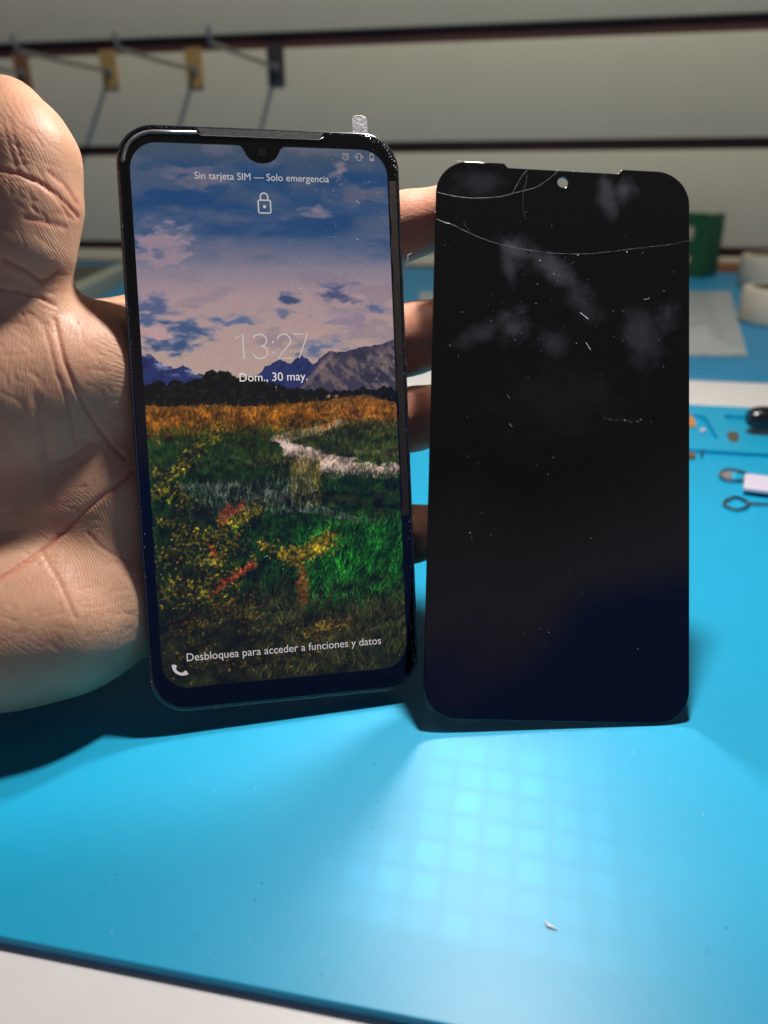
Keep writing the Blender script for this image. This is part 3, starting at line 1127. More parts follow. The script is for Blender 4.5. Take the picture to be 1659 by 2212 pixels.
# handset: curved grip that swells at the ear and mouth ends
cv = []
for k_ in range(25):
    q_ = k_ / 24
    an_ = math.radians(176 + 118 * q_)
    px_, py_ = -28.75 + 2.75 * math.cos(an_), -65.75 + 2.75 * math.sin(an_)
    wd_ = .30 + .36 * max(math.exp(-((q_ - .10) / .11) ** 2), math.exp(-((q_ - .90) / .11) ** 2))
    cv.append((px_, py_, math.cos(an_), math.sin(an_), wd_))
mb.quadstrip([((p_[0] - p_[2] * p_[4] * 1.5) * mm, (p_[1] - p_[3] * p_[4] * 1.5) * mm, ZT) for p_ in cv],
             [((p_[0] + p_[2] * .30) * mm, (p_[1] + p_[3] * .30) * mm, ZT) for p_ in cv])
mb.build('call_icon', m_text, disp, smooth=False)
mb = MB()
flat_stroke(mb, arc(22.9, 72.2, .8, .8, 0, 360, 20), .2)
flat_stroke(mb, [(22.9, 72.7), (22.9, 72.15), (23.3, 71.9)], .18)
flat_stroke(mb, [(22.0, 72.9), (22.5, 73.25)], .2)
flat_stroke(mb, [(23.3, 73.25), (23.8, 72.9)], .2)
mb.build('alarm_icon', m_textdim, disp, smooth=False)
mb = MB()
flat_stroke(mb, rrect(26.2, 27.2, 71.4, 73.2, .15, 2), .2, True)
for s in (-1, 1):
    flat_stroke(mb, [(26.7 + s * .85, 71.8), (26.7 + s * .85, 72.9)], .18)
    flat_stroke(mb, [(26.7 + s * 1.15, 72.05), (26.7 + s * 1.15, 72.6)], .18)
mb.build('vibrate_icon', m_textdim, disp, smooth=False)
mb = MB()
flat_stroke(mb, rrect(29.8, 30.8, 71.4, 73.1, .12, 2), .2, True)
flat_stroke(mb, [(30.3, 71.4), (30.3, 72.0)], .8)
flat_stroke(mb, [(30.05, 73.35), (30.55, 73.35)], .25)
mb.build('battery_icon', m_textdim, disp, smooth=False)

# ---- speaker strip, rim, tab, camera
m_mesh, nt, b = nodes('speaker_mesh')
N, Lk = nt.nodes.new, nt.links.new
tc = N('ShaderNodeTexCoord')
vo = N('ShaderNodeTexVoronoi')
vo.inputs['Scale'].default_value = 2600
rp = N('ShaderNodeValToRGB')
rp.color_ramp.elements[0].position = .18
rp.color_ramp.elements[0].color = (.004, .004, .004, 1)
rp.color_ramp.elements[1].position = .42
rp.color_ramp.elements[1].color = (.16, .155, .15, 1)
Lk(tc.outputs['Object'], vo.inputs['Vector'])
Lk(vo.outputs['Distance'], rp.inputs[0])
Lk(rp.outputs[0], b.inputs['Base Color'])
b.inputs['Roughness'].default_value = .35
b.inputs['Metallic'].default_value = .3
link('speaker_grille', plate_mesh('speaker_grille', [sc_loop([(-16.9, 78.35), (-15.6, 76.7), (15.6, 76.7), (17.2, 78.35)][::-1][::-1])], .0000, .00025, 0), m_mesh, ph)
m_rim = plain('rim_highlight_grey', (.13, .135, .125), .32, var=.7, scale=300, spec=.8)
mb = MB()
flat_stroke(mb, [(-35.5, 76.4)] and arc(-27.6, 68.6, 8.6, 8.4, 178, 92) + [(-16.9, 77.1)], .95, z=.0003)  # grey stroke paints the glassy highlight on the top-left corner
flat_stroke(mb, [(-16.9, 77.1), (-15.7, 76.45), (15.7, 76.45), (17.0, 77.1)], .22, z=.00032)
for f in list(mb.bm.faces):
    pass
rimo = mb.build('rim_highlight', m_rim, ph)
sol = rimo.modifiers.new('s', 'SOLIDIFY')
sol.thickness = .0003
mb = MB()
rl = rrect(-37.55, 37.55, -78.6, 78.55, 9.7, 12)
mb.tube([(x * mm, y * mm, -.0004) for x, y in rl], .00042, 8, closed=True)
mb.build('edge_trim', plain('edge_clear', (.03, .03, .03), .18, var=.7, scale=700, spec=1.0), ph)
loops = [sc_loop(rrect(25.4, 29.7, 76.6, 84.2, (.2, .2, 1.4, 1.4), 6))]
tabo = link('pull_tab', plate_mesh('pull_tab', loops, -.0018, -.0015, .0001), m_foil, ph)
tag(tabo, 'crumpled silver pull tab')
link('front_camera', plate_mesh('front_camera', [sc_loop(arc(0, 72.6, 1.1, 1.1, 0, 345, 22))], .00014, .00022, 0), plain('lens', (.012, .014, .02), .02, spec=1), ph)
mb = MB()
mb.box(.0380, .0386, .012, .034, -.0062, -.0036, .0004)
mb.build('side_button', m_black, ph)
mb = MB()
mb.box(.0380, .0386, -.012, .004, -.0062, -.0036, .0004)
mb.build('side_button', m_black, ph)


def specks(name, parent, pts, mat, smin=.00008, smax=.0003, z=.0001, seed=1, hairs=0, box=None):
    r = random.Random(seed)
    mb = MB()
    for (x, y) in pts:
        s = r.uniform(smin, smax) * (1 if r.random() < .85 else 1.7)
        b_ = bmesh.new()
        bmesh.ops.create_icosphere(b_, subdivisions=1, radius=s)
        sx = r.uniform(.6, 1.6)
        b_.transform(Matrix.Translation((x * mm, y * mm, z + s * .4)) @ Matrix.Rotation(r.uniform(0, 3.1), 4, 'Z') @ Matrix.Diagonal((sx, .7, .7, 1)))
        me_ = bpy.data.meshes.new('t')
        b_.to_mesh(me_)
        b_.free()
        mb.bm.from_mesh(me_)
        bpy.data.meshes.remove(me_)
    for _ in range(hairs):
        x, y = r.uniform(box[0], box[1]), r.uniform(box[2], box[3])
        a = r.uniform(0, 6.3)
        P = []
        for k in range(7):
            P.append((x * mm, y * mm, z + .0001))
            a += r.uniform(-.9, .9)
            st2 = r.uniform(.12, .35)
            x += math.cos(a) * st2
            y += math.sin(a) * st2
        mb.tube(P, .00004, 5)
    o_ = mb.build(name, mat, parent)
    o_['kind'] = 'stuff'
    return o_


r = random.Random(5)
pts = [(r.uniform(-34, 34), r.uniform(-72, 74)) for _ in range(60)]
pts += [(r.gauss(24, 6), r.gauss(62, 8)) for _ in range(40)]
pts = [p for p in pts if abs(p[0]) < 35.5 and abs(p[1]) < 75]
specks('dust', ph, pts, m_dust, .00004, .00013, .0001, 2, 5, (-30, 33, -60, 70))
# glue crumbs along the edges
pts = [(37.0 + r.gauss(0, .35), r.uniform(-70, 70)) for _ in range(90)]
pts += [(-37.2 + r.gauss(0, .3), r.uniform(-74, 70)) for _ in range(60)]
pts += [(r.uniform(-30, 34), 78.3 + r.gauss(0, .25)) for _ in range(45)]
for _ in range(150):
    a = math.radians(r.uniform(0, 90))
    pts.append((27.9 + 9.0 * math.cos(a) + r.gauss(0, .45), 69 + 9.0 * math.sin(a) + r.gauss(0, .45)))
for _ in range(110):
    pts.append((36.4 + r.gauss(0, .5), r.uniform(-72, -58)))
specks('glue_crumbs', ph, pts, plain('dried_glue', (.26, .26, .26), .35), .00004, .00015, -.0001, 3)
mb = MB()
for k in range(5):
    yy = -79.0 - .12 * k
    P = [(x * mm, (yy + .12 * math.sin(x * .7 + k * 2)) * mm, -.0007 - .0006 * k) for x in np.linspace(-27, 27, 40)]
    mb.tube(P, .00012, 5)
mb.build('glue_thread', plain('glue_clear', (.10, .12, .14), .2), ph)
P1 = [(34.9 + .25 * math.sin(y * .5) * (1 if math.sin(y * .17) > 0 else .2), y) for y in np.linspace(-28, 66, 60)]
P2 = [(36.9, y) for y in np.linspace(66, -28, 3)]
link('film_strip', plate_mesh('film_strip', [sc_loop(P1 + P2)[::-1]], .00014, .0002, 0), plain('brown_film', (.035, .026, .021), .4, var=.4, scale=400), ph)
# loose fibre at the right edge
P = [(37.9, 40, .0003), (38.6, 41.2, .0006), (38.5, 43.0, .001), (39.3, 44.4, .0012), (39.2, 45.4, .001), (40.4, 46.0, .0012)]
MB().tube([(x * mm, y * mm, z) for x, y, z in P], .00009, 6).build('fibre', m_dust, ph)

# ------------------------------------------------------------------ unlit screen
m_scr, nt, b = nodes('smudged_black_glass')
N, Lk = nt.nodes.new, nt.links.new
tc = N('ShaderNodeTexCoord')
nz = N('ShaderNodeTexNoise')
nz.inputs['Scale'].default_value = 110
nz.inputs['Detail'].default_value = 5
nz.inputs['Roughness'].default_value = .6
Lk(tc.outputs['Object'], nz.inputs['Vector'])
acc = None
for (sx_, sy_, rx, ry, ang, amp) in [(-14, 54, 7, 3.2, -38, .9), (-3, 49, 13, 3.0, -36, .75), (-16, 51, 2.2, 5.0, 10, .6), (-14.5, 32, 5.0, 4.6, 20, 1.0),
                                     (-24, 29, 8, 2.4, 28, .5), (-2, 27, 5, 4, 0, .4), (12.5, 73.5, 3.0, 6.0, 10, .55), (18.5, 74.5, 3.4, 3.6, 0, .7),
                                     (24, 30, 6, 8, 20, .45), (31, 37, 4, 5, 0, .6), (6, 40, 9, 3, -40, .4), (-26, 74, 7, 4, 0, .25), (0, 10, 22, 9, 10, .10)]:
    mp = N('ShaderNodeMapping')
    mp.vector_type = 'TEXTURE'
    mp.inputs['Location'].default_value = (sx_ * mm, sy_ * mm, 0)
    mp.inputs['Rotation'].default_value = (0, 0, math.radians(ang))
    mp.inputs['Scale'].default_value = (rx * 1.12 * mm, ry * 1.3 * mm, .01)
    Lk(tc.outputs['Object'], mp.inputs['Vector'])
    ln_ = N('ShaderNodeVectorMath')
    ln_.operation = 'LENGTH'
    Lk(mp.outputs[0], ln_.inputs[0])
    ad = N('ShaderNodeMath')
    ad.operation = 'MULTIPLY_ADD'
    ad.inputs[1].default_value = 2.8
    Lk(nz.outputs['Fac'], ad.inputs[0])
    Lk(ln_.outputs['Value'], ad.inputs[2])
    mr = N('ShaderNodeMapRange')
    mr.interpolation_type = 'SMOOTHSTEP'
    mr.inputs[1].default_value = 2.6
    mr.inputs[2].default_value = 1.2
    mr.inputs[3].default_value = 0
    mr.inputs[4].default_value = amp
    Lk(ad.outputs[0], mr.inputs[0])
    if acc is None:
        acc = mr.outputs[0]
    else:
        mx = N('ShaderNodeMath')
        mx.operation = 'MAXIMUM'
        Lk(acc, mx.inputs[0])
        Lk(mr.outputs[0], mx.inputs[1])
        acc = mx.outputs[0]
# fingerprint ridges inside the smudges
wv = N('ShaderNodeTexWave')
wv.inputs['Scale'].default_value = 320
wv.inputs['Distortion'].default_value = 2.2
wv.inputs['Detail'].default_value = 1
wv.inputs['Detail Scale'].default_value = .3
Lk(tc.outputs['Object'], wv.inputs['Vector'])
mu = N('ShaderNodeMath')
mu.operation = 'MULTIPLY_ADD'
mu.inputs[1].default_value = .22
mu.inputs[2].default_value = .72
Lk(wv.outputs['Fac'], mu.inputs[0])
m2_ = N('ShaderNodeMath')
m2_.operation = 'MULTIPLY'
Lk(acc, m2_.inputs[0])
Lk(mu.outputs[0], m2_.inputs[1])
cm = N('ShaderNodeMix')
cm.data_type = 'RGBA'
cm.inputs[6].default_value = (.0035, .0035, .004, 1)
cm.inputs[7].default_value = (.066, .070, .086, 1)
Lk(m2_.outputs[0], cm.inputs[0])
Lk(cm.outputs[2], b.inputs['Base Color'])
rm = N('ShaderNodeMapRange')
rm.inputs[3].default_value = .03
rm.inputs[4].default_value = .16
Lk(m2_.outputs[0], rm.inputs[0])
Lk(rm.outputs[0], b.inputs['Roughness'])
b.inputs['IOR'].default_value = 1.7

sb = empty('spare_screen', mat=MBm)
tag(sb, 'unlit black replacement screen with a round camera hole and cracked top corner', 'screen')
ol = [p for p in rrect(-37.7, 37.7, -80.6, 80.5, (9.5, 9.5, 9.8, 9.8), 14)]
out = []
for i, p in enumerate(ol):
    out.append(p)
    if i == 3 * 15 - 1:
        out += [(17.6, 80.5), (17.1, 80.3), (16.7, 79.5), (16.2, 79.1), (-16.4, 79.2), (-17.0, 79.5), (-17.6, 80.3), (-18.2, 80.5)]
hole = arc(-.25, 75.7, 1.62, 1.62, 0, 352.5, 48)[::-1]
link('glass_panel', plate_mesh('glass_panel', [sc_loop(out), sc_loop(hole)], -.0011, 0, .00028, 3), m_scr, sb)
bk = [sc_loop(rrect(-36.2, 36.2, -77.5, 76.0, 7)), sc_loop(arc(-.25, 75.7, 2.4, 2.4, 0, 352.5, 48)[::-1])]
bk = [sc_loop(rrect(-36.2, 36.2, -77.5, 72.6, 7))]
link('display_backing', plate_mesh('display_backing', bk, -.0023, -.0012, .0003), m_black, sb)


def crack(pts, r_=.00009, jag=.12, seed=1):
    rr = random.Random(seed)
    P = [Vector((x, y, 0)) for x, y in pts]
    # smooth resample (Catmull-Rom) and add jitter
    Q = []
    for i in range(len(P) - 1):
        p0_, p1_, p2_, p3_ = P[max(i - 1, 0)], P[i], P[i + 1], P[min(i + 2, len(P) - 1)]
        n = max(3, int((p2_ - p1_).length / .7))
        for k in range(n):
            t_ = k / n
            Q.append(.5 * ((2 * p1_) + (p2_ - p0_) * t_ + (2 * p0_ - 5 * p1_ + 4 * p2_ - p3_) * t_ ** 2 + (3 * p1_ - p0_ - 3 * p2_ + p3_) * t_ ** 3))
    Q.append(P[-1])
    Q = [(q_.x * mm + rr.gauss(0, jag) * mm * .3, q_.y * mm + rr.gauss(0, jag) * mm * .3, .00001) for q_ in Q]
    return Q, [.36 * r_ * rr.uniform(.25, 1.3) for _ in Q]


m_crack = plain('crack_glint', (.24, .25, .26), .3, spec=1)
for sd, pts_, rr_ in ((1, [(-37.4, 62.4), (-33, 61.2), (-27.6, 58.8), (-21, 56.5), (-12.8, 54.9), (-6, 54.2), (.3, 54.0), (8, 54.4), (14.6, 55.4), (24, 57), (31.8, 58.3)], .00010),
                      (2, [(31.8, 58.3), (37.4, 59.8)], .00005),
                      (3, [(-37.2, 70.6), (-33, 69.8), (-28, 69.4), (-23.9, 69.6), (-19, 70.3), (-14.8, 71.6), (-9, 73.4), (-5, 76), (-1.8, 79.0)], .00009),
                      (4, [(-15.6, 70.8), (-14, 74), (-12.4, 77), (-10.4, 79.3)], .00011),
                      (5, [(-12.0, 72.7), (-12.1, 68), (-11.6, 64.9), (-11, 63.8)], .00004),
                      (6, [(-11.1, 77.8), (-11.2, 75), (-12, 72.7)], .00005),
                      (7, [(-29.5, 62), (-27.8, 59.4), (-27.4, 58.8)], .00007),
                      (8, [(-37.2, 62.6), (-35, 61.6), (-33.4, 61.4)], .00013)):
    Q, R_ = crack(pts_, rr_, seed=sd)
    mb = MB()
    mb.tube(Q, R_, 6)
    mb.build('crack', m_crack, sb)
pts = [(r.uniform(-36, 36), r.uniform(-70, 74)) for _ in range(80)] + [(r.gauss(-2, 14), r.gauss(40, 16)) for _ in range(60)] + [(r.gauss(18, 4), r.gauss(5.5, .35)) for _ in range(26)]
pts = [p for p in pts if abs(p[0]) < 36.5 and abs(p[1]) < 76]
specks('dust', sb, pts, m_dust, .00003, .00012, .00001, 4, 3, (-34, 34, -60, 60))
mb = MB()
for (x, y) in ((5.2, 36.5), (7.0, 27.8)):
    P = []
    a = .4
    for k in range(9):
        P.append((x * mm, y * mm, .00012))
        a += math.sin(k * 1.9 + x) * .9
        x += .32 * math.cos(a)
        y -= .30 * math.sin(a + .8)
    mb.tube(P, .00009, 6)
mb.build('lint', m_dust, sb)
pts = [(-37.4 + r.gauss(0, .2), r.uniform(59, 72)) for _ in range(16)] + [(x_, 79.15 if -16.5 < x_ < 16.5 else 80.35) for x_ in [r.uniform(-30, 28) for _ in range(16)]] + [(-31.5 + r.gauss(0, .4), 80.4) for _ in range(10)] + [(-37.5, 70.9), (-37.3, 70.5), (-37.5, 63.4), (-37.4, 62.3), (-37.2, 61.8)] * 2 + [(-37.5, r.uniform(-70, 60)) for _ in range(12)]
specks('chipped_edge', sb, pts, m_crack, .00006, .0002, -.0003, 6)

# ------------------------------------------------------------------ hand (one continuous surface)
HV = .0011
lo = np.array([-.335, .015, .004])
hi = np.array([.085, .275, .175])
dim = np.ceil((hi - lo) / HV).astype(int) + 1


def field():
    return np.full(dim, .05, np.float32)


def add(Fd, a, bq, ra, rb, k):
    a, bq = np.array(a), np.array(bq)
    m_ = max(ra, rb) + k + .006
    i0 = np.maximum(((np.minimum(a, bq) - m_ - lo) / HV).astype(int), 0)
    i1 = np.minimum(((np.maximum(a, bq) + m_ - lo) / HV).astype(int) + 2, dim)
    if (i1 <= i0).any():
        return
    g = [(lo[d] + np.arange(i0[d], i1[d]) * HV).astype(np.float32) for d in range(3)]
    PX, PY, PZ = np.meshgrid(*g, indexing='ij', sparse=True)
    ba = bq - a
    L2 = float(ba @ ba) + 1e-12
    t_ = np.clip(((PX - a[0]) * ba[0] + (PY - a[1]) * ba[1] + (PZ - a[2]) * ba[2]) / L2, 0, 1)
    d_ = np.sqrt((PX - a[0] - t_ * ba[0]) ** 2 + (PY - a[1] - t_ * ba[1]) ** 2 + (PZ - a[2] - t_ * ba[2]) ** 2) - (ra + (rb - ra) * t_)
    sl = tuple(slice(i0[d], i1[d]) for d in range(3))
    o_ = Fd[sl]
    h_ = np.clip(.5 + .5 * (o_ - d_) / k, 0, 1)
    Fd[sl] = o_ * (1 - h_) + d_ * h_ - k * h_ * (1 - h_)


def chain(Fd, pts, k):
    for p, q_ in zip(pts[:-1], pts[1:]):
        add(Fd, Wd(*p[:3]), Wd(*q_[:3]), p[3], q_[3], k)


palm = field()
PK = .012
wrist = (-400, 1150, .216, .026)
for p, q_ in (((325, 745, .236, .0125), (-200, 990, .219, .017)),
              ((345, 930, .238, .0125), (-200, 1060, .219, .018)),
              ((345, 1085, .238, .012), (-200, 1130, .219, .018)),
              ((325, 1235, .235, .0115), (-200, 1210, .219, .018))):
    add(palm, Wd(*p[:3]), Wd(*q_[:3]), p[3], q_[3], PK)
chain(palm, [(120, 733, .233, .0112), (330, 728, .237, .0122)], .006)
chain(palm, [(-230, 1080, .212, .022), (30, 850, .214, .0225), (130, 810, .2165, .0185), (215, 812, .2200, .0152), (250, 880, .2232, .0130)], PK)
chain(palm, [(-200, 1110, .220, .017), (20, 1100, .2225, .0165), (150, 1080, .2250, .0150), (255, 1070, .2275, .0125)], PK)
chain(palm, [(272, 1312, .2238, .0147), (150, 1342, .2165, .0177), (0, 1360, .2125, .0195), (-230, 1300, .213, .021)], PK)
chain(palm, [(238, 900, .2238, .0125), (262, 1060, .2258, .0142), (270, 1230, .2252, .0145)], .010)
chain(palm, [(-200, 1100, .222, .024), wrist], .02)
fore = Wd(*wrist[:3])
add(palm, fore, fore + np.array([-.12, -.075, -.004]), .026, .031, .02)
# thumb
th = field()
chain(th, [(-30, 720, .209, .016), (30, 625, .2035, .0120), (47, 530, .1995, .0126), (55, 440, .1985, .0134), (47, 350, .198, .0132), (14, 258, .199, .0103)], .004)
add(th, Wd(70, 345, .1965), Wd(55, 300, .1965), .0095, .0085, .006)
h_ = np.clip(.5 + .5 * (palm - th) / .008, 0, 1)
palm = palm * (1 - h_) + th * h_ - .008 * h_ * (1 - h_)
# fingers
fg = field()
for ch in ([(325, 745, .236, .0125), (640, 612, .244, .0106), (880, 487, .2405, .0098), (1000, 458, .2362, .0090), (1035, 455, .2345, .0078)],
           [(345, 930, .238, .0125), (660, 805, .2455, .0112), (890, 732, .2415, .0107), (1010, 700, .2350, .0095), (1045, 692, .2335, .0080)],
           [(345, 1085, .238, .012), (660, 965, .2445, .0106), (895, 905, .2408, .0096), (1000, 880, .2325, .0086), (1025, 876, .2310, .0075)],
           [(325, 1235, .235, .0115), (640, 1195, .242, .0096), (885, 1154, .2395, .0087), (975, 1141, .2290, .0078), (1000, 1138, .2272, .0068)]):
    tf = field()
    chain(tf, ch, .003)
    fg = np.minimum(fg, tf)
h_ = np.clip(.5 + .5 * (palm - fg) / .007, 0, 1)
palm = palm * (1 - h_) + fg * h_ - .007 * h_ * (1 - h_)
del fg, th, h_


def surface_nets(Fd):
    s = Fd < 0
    c = [s[i:s.shape[0] - 1 + i, j:s.shape[1] - 1 + j, k:s.shape[2] - 1 + k] for i in (0, 1) for j in (0, 1) for k in (0, 1)]
    anyy = np.logical_or.reduce(c)
    ally = np.logical_and.reduce(c)
    cells = np.argwhere(anyy & ~ally)
    idx = np.full(anyy.shape, -1, np.int64)
    idx[tuple(cells.T)] = np.arange(len(cells))
    offs = [(i, j, k) for i in (0, 1) for j in (0, 1) for k in (0, 1)]
    val = np.stack([Fd[cells[:, 0] + o_[0], cells[:, 1] + o_[1], cells[:, 2] + o_[2]] for o_ in offs], 1)
    acc_ = np.zeros((len(cells), 3))
    cnt = np.zeros(len(cells))
    for a in range(8):
        for b_ in range(a + 1, 8):
            oa, ob = np.array(offs[a]), np.array(offs[b_])
            if np.abs(oa - ob).sum() != 1:
                continue
            fa, fb = val[:, a], val[:, b_]
            mk = (fa < 0) != (fb < 0)
            t_ = fa[mk] / (fa[mk] - fb[mk])
            acc_[mk] += oa + t_[:, None] * (ob - oa)
            cnt[mk] += 1
    V_ = lo + (cells + acc_ / cnt[:, None]) * HV
    Q = []
    for ax in range(3):
        d = [0, 0, 0]
        d[ax] = 1
        A = s[:s.shape[0] - d[0], :s.shape[1] - d[1], :s.shape[2] - d[2]]
        B = s[d[0]:, d[1]:, d[2]:]
        for flip, mk in ((False, A & ~B), (True, ~A & B)):
            e = np.argwhere(mk)
            u_, v_ = [(1, 2), (2, 0), (0, 1)][ax]
            e = e[(e[:, u_] > 0) & (e[:, v_] > 0)]
            e = e[(e[:, u_] < s.shape[u_] - 1) & (e[:, v_] < s.shape[v_] - 1)]
            du, dv_ = np.zeros(3, int), np.zeros(3, int)
            du[u_] = 1
            dv_[v_] = 1
            q_ = np.stack([idx[tuple((e - du - dv_).T)], idx[tuple((e - dv_).T)], idx[tuple(e.T)], idx[tuple((e - du).T)]], 1)
            Q.append(q_[:, ::-1] if flip else q_)
    return V_, np.concatenate(Q)


V_, Q_ = surface_nets(palm)
del palm
me = bpy.data.meshes.new('hand')
me.from_pydata(V_.tolist(), [], Q_.tolist())
me.update()
tmp = bpy.data.objects.new('t', me)
C.objects.link(tmp)
md = tmp.modifiers.new('sm', 'SMOOTH')
md.factor = .5
md.iterations = 4
md = tmp.modifiers.new('sub', 'SUBSURF')
md.levels = 1
dg = bpy.context.evaluated_depsgraph_get()
me2 = bpy.data.meshes.new_from_object(tmp.evaluated_get(dg))
bpy.data.objects.remove(tmp)
me2.name = 'hand'

# skin folds: pressed into the surface along lines on the palm and thumb (given as points on the skin)
nv = len(me2.vertices)
co = np.empty(nv * 3)
me2.vertices.foreach_get('co', co)
co = co.reshape(-1, 3)
no = np.empty(nv * 3)
me2.vertices.foreach_get('normal', no)
no = no.reshape(-1, 3)
pc = (co - CAM) @ M
uu = pc[:, 0] / pc[:, 2] * 1659 + 829.5
vv = pc[:, 1] / pc[:, 2] * 1659 + 1106
front = np.clip(-(no * ((co - CAM) / np.linalg.norm(co - CAM, axis=1)[:, None])).sum(1) * 3, 0, 1)
front *= (uu < 330)
disp_ = np.zeros(nv)
fi = np.nonzero(front > .01)[0]
ui, vi = uu[fi], vv[fi]
red = np.zeros(nv)


def fold(pts, depth, wid, rd=1.0):
    global disp_, red
    wid *= .62
    d = np.full(len(ui), 1e9)
    for (a, b_) in zip(pts[:-1], pts[1:]):
        ax, ay, bx_, by_ = *a, *b_
        L2 = (bx_ - ax) ** 2 + (by_ - ay) ** 2
        t_ = np.clip(((ui - ax) * (bx_ - ax) + (vi - ay) * (by_ - ay)) / L2, 0, 1)
        d = np.minimum(d, np.hypot(ui - ax - t_ * (bx_ - ax), vi - ay - t_ * (by_ - ay)))
    g = np.exp(-(d / wid) ** 2)
    disp_[fi] += .4 * depth * g * front[fi]
    red[fi] = np.maximum(red[fi], rd * np.exp(-(d / (wid * 1.8)) ** 2) * front[fi])


fold([(-60, 1300), (0, 1250), (56, 1214), (107, 1178), (146, 1140), (185, 1101), (236, 1060), (290, 1016)], .0016, 7, .9)
fold([(118, 690), (138, 778), (165, 845), (200, 905), (241, 963), (270, 990)], .0012, 7, .5)
fold([(95, 700), (120, 800), (150, 880), (165, 960)], .0006, 6, .3)
fold([(-20, 362), (40, 376), (85, 392), (125, 420), (155, 452), (170, 470)], .0011, 6, .9)
fold([(105, 372), (140, 400), (166, 440)], .0008, 6, .7)
fold([(40, 372), (90, 400), (130, 436), (150, 470)], .0006, 5, .5)
fold([(10, 560), (60, 585), (90, 607), (110, 600), (128, 585)], .0013, 7, .8)
fold([(-10, 622), (40, 630), (80, 640), (118, 660)], .0010, 7, .5)
fold([(55, 470), (100, 480), (140, 492)], .0006, 8, .4)
fold([(20, 255), (30, 300), (50, 350)], .0005, 5, .3)
fold([(5, 265), (22, 320), (38, 365)], .0005, 5, .3)
fold([(45, 268), (75, 290), (92, 318)], .0004, 5, .2)
fold([(190, 1150), (215, 1180), (250, 1200), (285, 1215)], .0005, 6, .3)
fold([(90, 1190), (130, 1260), (160, 1330)], .0005, 8, .3)
fold([(0, 900), (30, 1000), (40, 1100)], .0008, 16, .2)
fold([(80, 860), (105, 980), (110, 1090)], .0008, 16, .2)
rw = np.random.default_rng(3)
for _ in range(46):                      # thumb: short lines across the joint
    x_, y_ = rw.uniform(0, 130), rw.normal(400, 55)
    L_ = rw.uniform(15, 60)
    a_ = rw.normal(.75, .35)
    fold([(x_, y_), (x_ + L_ * math.cos(a_), y_ + L_ * math.sin(a_))], .00022, rw.uniform(3.6, 6), .15)
for _ in range(30):
    x_, y_ = rw.uniform(0, 125), rw.uniform(560, 700)
    L_ = rw.uniform(15, 50)
    a_ = rw.normal(.35, .5)
    fold([(x_, y_), (x_ + L_ * math.cos(a_), y_ + L_ * math.sin(a_))], .00022, rw.uniform(3.6, 6), .15)
for _ in range(230):
    x_, y_ = rw.uniform(-20, 290), rw.uniform(650, 1420)
    a_ = rw.normal(1.0, .5) if y_ < 950 else rw.normal(-.6, .6)
    L_ = rw.uniform(12, 70)
    fold([(x_, y_), (x_ + L_ * .5 * math.cos(a_) + 3, y_ + L_ * .5 * math.sin(a_)), (x_ + L_ * math.cos(a_), y_ + L_ * math.sin(a_))], .00020, rw.uniform(3.6, 6), .12)
co -= no * disp_[:, None]
me2.vertices.foreach_set('co', co.ravel())
me2.update()
blotch = fbm(uu / 60 + 50, vv / 60 + 50, 201, 3)
red = np.maximum(red, .75 * ss(820, 900, uu))
red = np.clip(red * .8 + 1.2 * np.clip(blotch - .52, 0, 1), 0, 1)
ca = me2.color_attributes.new('flush', 'FLOAT_COLOR', 'POINT')
ca.data.foreach_set('color', np.stack([red, red, red, np.ones(nv)], -1).ravel().astype(np.float32))
m_skin, nt, b = nodes('skin')
N, Lk = nt.nodes.new, nt.links.new
va = N('ShaderNodeVertexColor')
va.layer_name = 'flush'
tc = N('ShaderNodeTexCoord')
mx = N('ShaderNodeMix')
mx.data_type = 'RGBA'
mx.inputs[6].default_value = (.57, .325, .205, 1)
mx.inputs[7].default_value = (.58, .225, .15, 1)
Lk(va.outputs['Color'], mx.inputs[0])
n5 = N('ShaderNodeTexNoise')
n5.inputs['Scale'].default_value = 180
n5.inputs['Detail'].default_value = 4
Lk(tc.outputs['Object'], n5.inputs['Vector'])
mx2 = N('ShaderNodeMix')
mx2.data_type = 'RGBA'
mx2.blend_type = 'MULTIPLY'
mx2.inputs[0].default_value = .35
Lk(mx.outputs[2], mx2.inputs[6])
rp = N('ShaderNodeValToRGB')
rp.color_ramp.elements[0].position = .3
rp.color_ramp.elements[0].color = (.86, .78, .74, 1)
rp.color_ramp.elements[1].position = .7
rp.color_ramp.elements[1].color = (1, 1, 1, 1)
Lk(n5.outputs['Fac'], rp.inputs[0])
Lk(rp.outputs[0], mx2.inputs[7])
Lk(mx2.outputs[2], b.inputs['Base Color'])
b.inputs['Roughness'].default_value = .42
b.inputs['Subsurface Weight'].default_value = .45
b.inputs['Subsurface Radius'].default_value = (.0055, .0018, .0009)
b.inputs['Subsurface Scale'].default_value = 1.0
b.inputs['Specular IOR Level'].default_value = .36
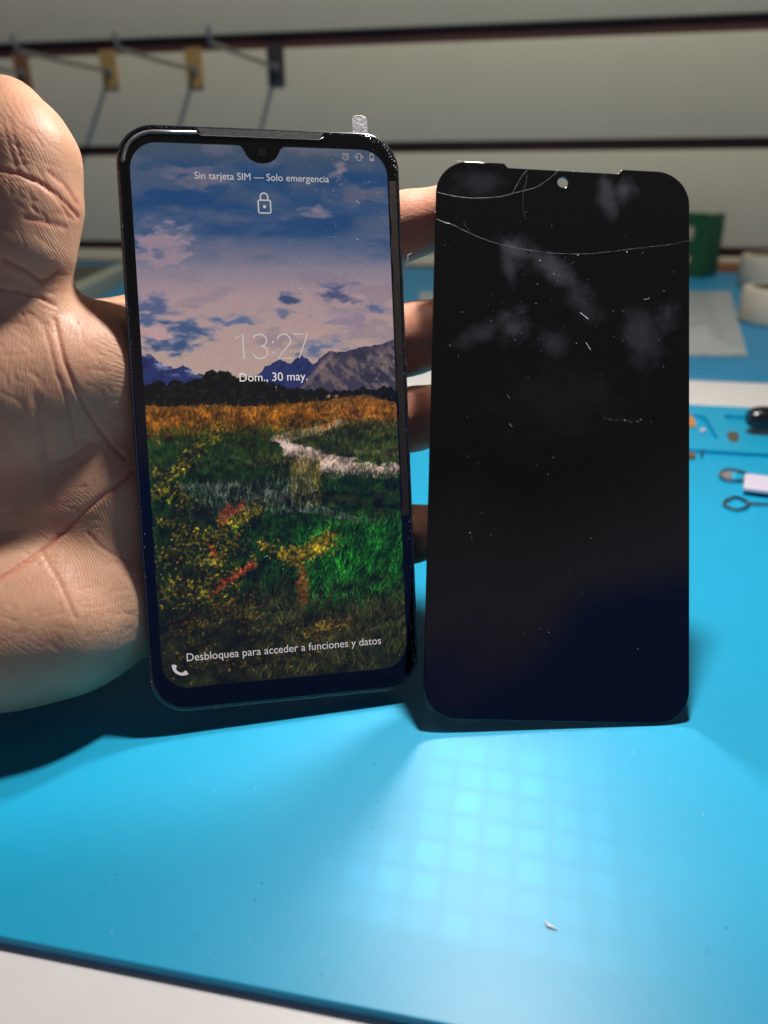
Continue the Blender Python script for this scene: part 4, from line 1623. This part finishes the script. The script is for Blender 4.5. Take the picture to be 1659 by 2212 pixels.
# dermal ridges: fine bands swirled by a broad noise and broken up, plus skin cells
nw = N('ShaderNodeTexNoise')
nw.inputs['Scale'].default_value = 16
nw.inputs['Detail'].default_value = 1
Lk(tc.outputs['Object'], nw.inputs['Vector'])
vm = N('ShaderNodeVectorMath')
vm.operation = 'MULTIPLY_ADD'
vm.inputs[1].default_value = (.11, .11, .11)
Lk(nw.outputs['Color'], vm.inputs[0])
Lk(tc.outputs['Object'], vm.inputs[2])
wv = N('ShaderNodeTexWave')
wv.inputs['Scale'].default_value = 260
wv.inputs['Distortion'].default_value = 3
wv.inputs['Detail Scale'].default_value = 2
wv.bands_direction = 'DIAGONAL'
Lk(vm.outputs[0], wv.inputs['Vector'])
nb = N('ShaderNodeTexNoise')
nb.inputs['Scale'].default_value = 70
Lk(tc.outputs['Object'], nb.inputs['Vector'])
mrk = N('ShaderNodeMapRange')
mrk.inputs[1].default_value = .42
mrk.inputs[2].default_value = .68
Lk(nb.outputs['Fac'], mrk.inputs[0])
wm = N('ShaderNodeMath')
wm.operation = 'MULTIPLY'
Lk(wv.outputs['Fac'], wm.inputs[0])
Lk(mrk.outputs[0], wm.inputs[1])
vo = N('ShaderNodeTexVoronoi')
vo.feature = 'DISTANCE_TO_EDGE'
vo.inputs['Scale'].default_value = 520
Lk(vm.outputs[0], vo.inputs['Vector'])
vmr = N('ShaderNodeMapRange')
vmr.inputs[2].default_value = .22
Lk(vo.outputs['Distance'], vmr.inputs[0])
nf = N('ShaderNodeTexNoise')
nf.inputs['Scale'].default_value = 340
nf.inputs['Detail'].default_value = 5
nf.inputs['Roughness'].default_value = .65
Lk(tc.outputs['Object'], nf.inputs['Vector'])
ad = N('ShaderNodeMath')
ad.operation = 'MULTIPLY_ADD'
ad.inputs[1].default_value = .5
Lk(vmr.outputs[0], ad.inputs[0])
Lk(wm.outputs[0], ad.inputs[2])
ad2 = N('ShaderNodeMath')
ad2.operation = 'MULTIPLY_ADD'
ad2.inputs[1].default_value = 2.2
Lk(nf.outputs['Fac'], ad2.inputs[0])
Lk(ad.outputs[0], ad2.inputs[2])
bp = N('ShaderNodeBump')
bp.inputs['Strength'].default_value = .5
bp.inputs['Distance'].default_value = .00011
Lk(ad2.outputs[0], bp.inputs['Height'])
Lk(bp.outputs['Normal'], b.inputs['Normal'])
rmn = N('ShaderNodeMapRange')
rmn.inputs[1].default_value = .35
rmn.inputs[2].default_value = .65
rmn.inputs[3].default_value = .42
rmn.inputs[4].default_value = .68
Lk(nb.outputs['Fac'], rmn.inputs[0])
Lk(rmn.outputs[0], b.inputs['Roughness'])
o = link('hand', me2, m_skin, smooth=True)
tag(o, 'open left hand holding the lit phone, thumb up, fingertips behind the unlit screen', 'hand')

# specks on the near mat
mb = MB()
for k in range(26):
    u_, v_ = random.uniform(60, 1640), random.uniform(1600, 2150)
    g = G(u_, v_)
    if NX @ g < EF + .004:
        continue
    s = random.uniform(.00004, .00009)
    mb.tube([(g[0], g[1], .0001), (g[0] + s * random.uniform(-3, 3), g[1] + s * random.uniform(-3, 3), .0002)], s, 6)
o = mb.build('crumbs', plain('dark_crumb', (.02, .02, .025), .6))
tag(o, 'scattered tiny dark crumbs on the blue mat', 'crumbs', kind='stuff')
mb = MB()
for k in range(22):
    g = G(random.uniform(60, 1640), random.uniform(1580, 2120))
    if NX @ g < EF + .004:
        continue
    a = random.uniform(0, 3.1)
    L_ = random.uniform(.0001, .0007)
    mb.tube([(g[0], g[1], .00005), (g[0] + L_ * math.cos(a), g[1] + L_ * math.sin(a), .00006)], random.uniform(.00003, .00006), 5)
o = mb.build('lint', m_dust)
tag(o, 'pale dust and short lint scattered over the blue mat', 'dust', kind='stuff')
g0, g1, g2 = G(1176, 1988, .0002), G(1184, 2000, .0002), G(1204, 2008, .0002)
MB().tube([g0, g1, g2], [.00008, .0004, .0001], 8).build('scrap', m_dust)
tag(bpy.data.objects['scrap'], 'small white curved scrap lying on the front of the blue mat', 'scrap')
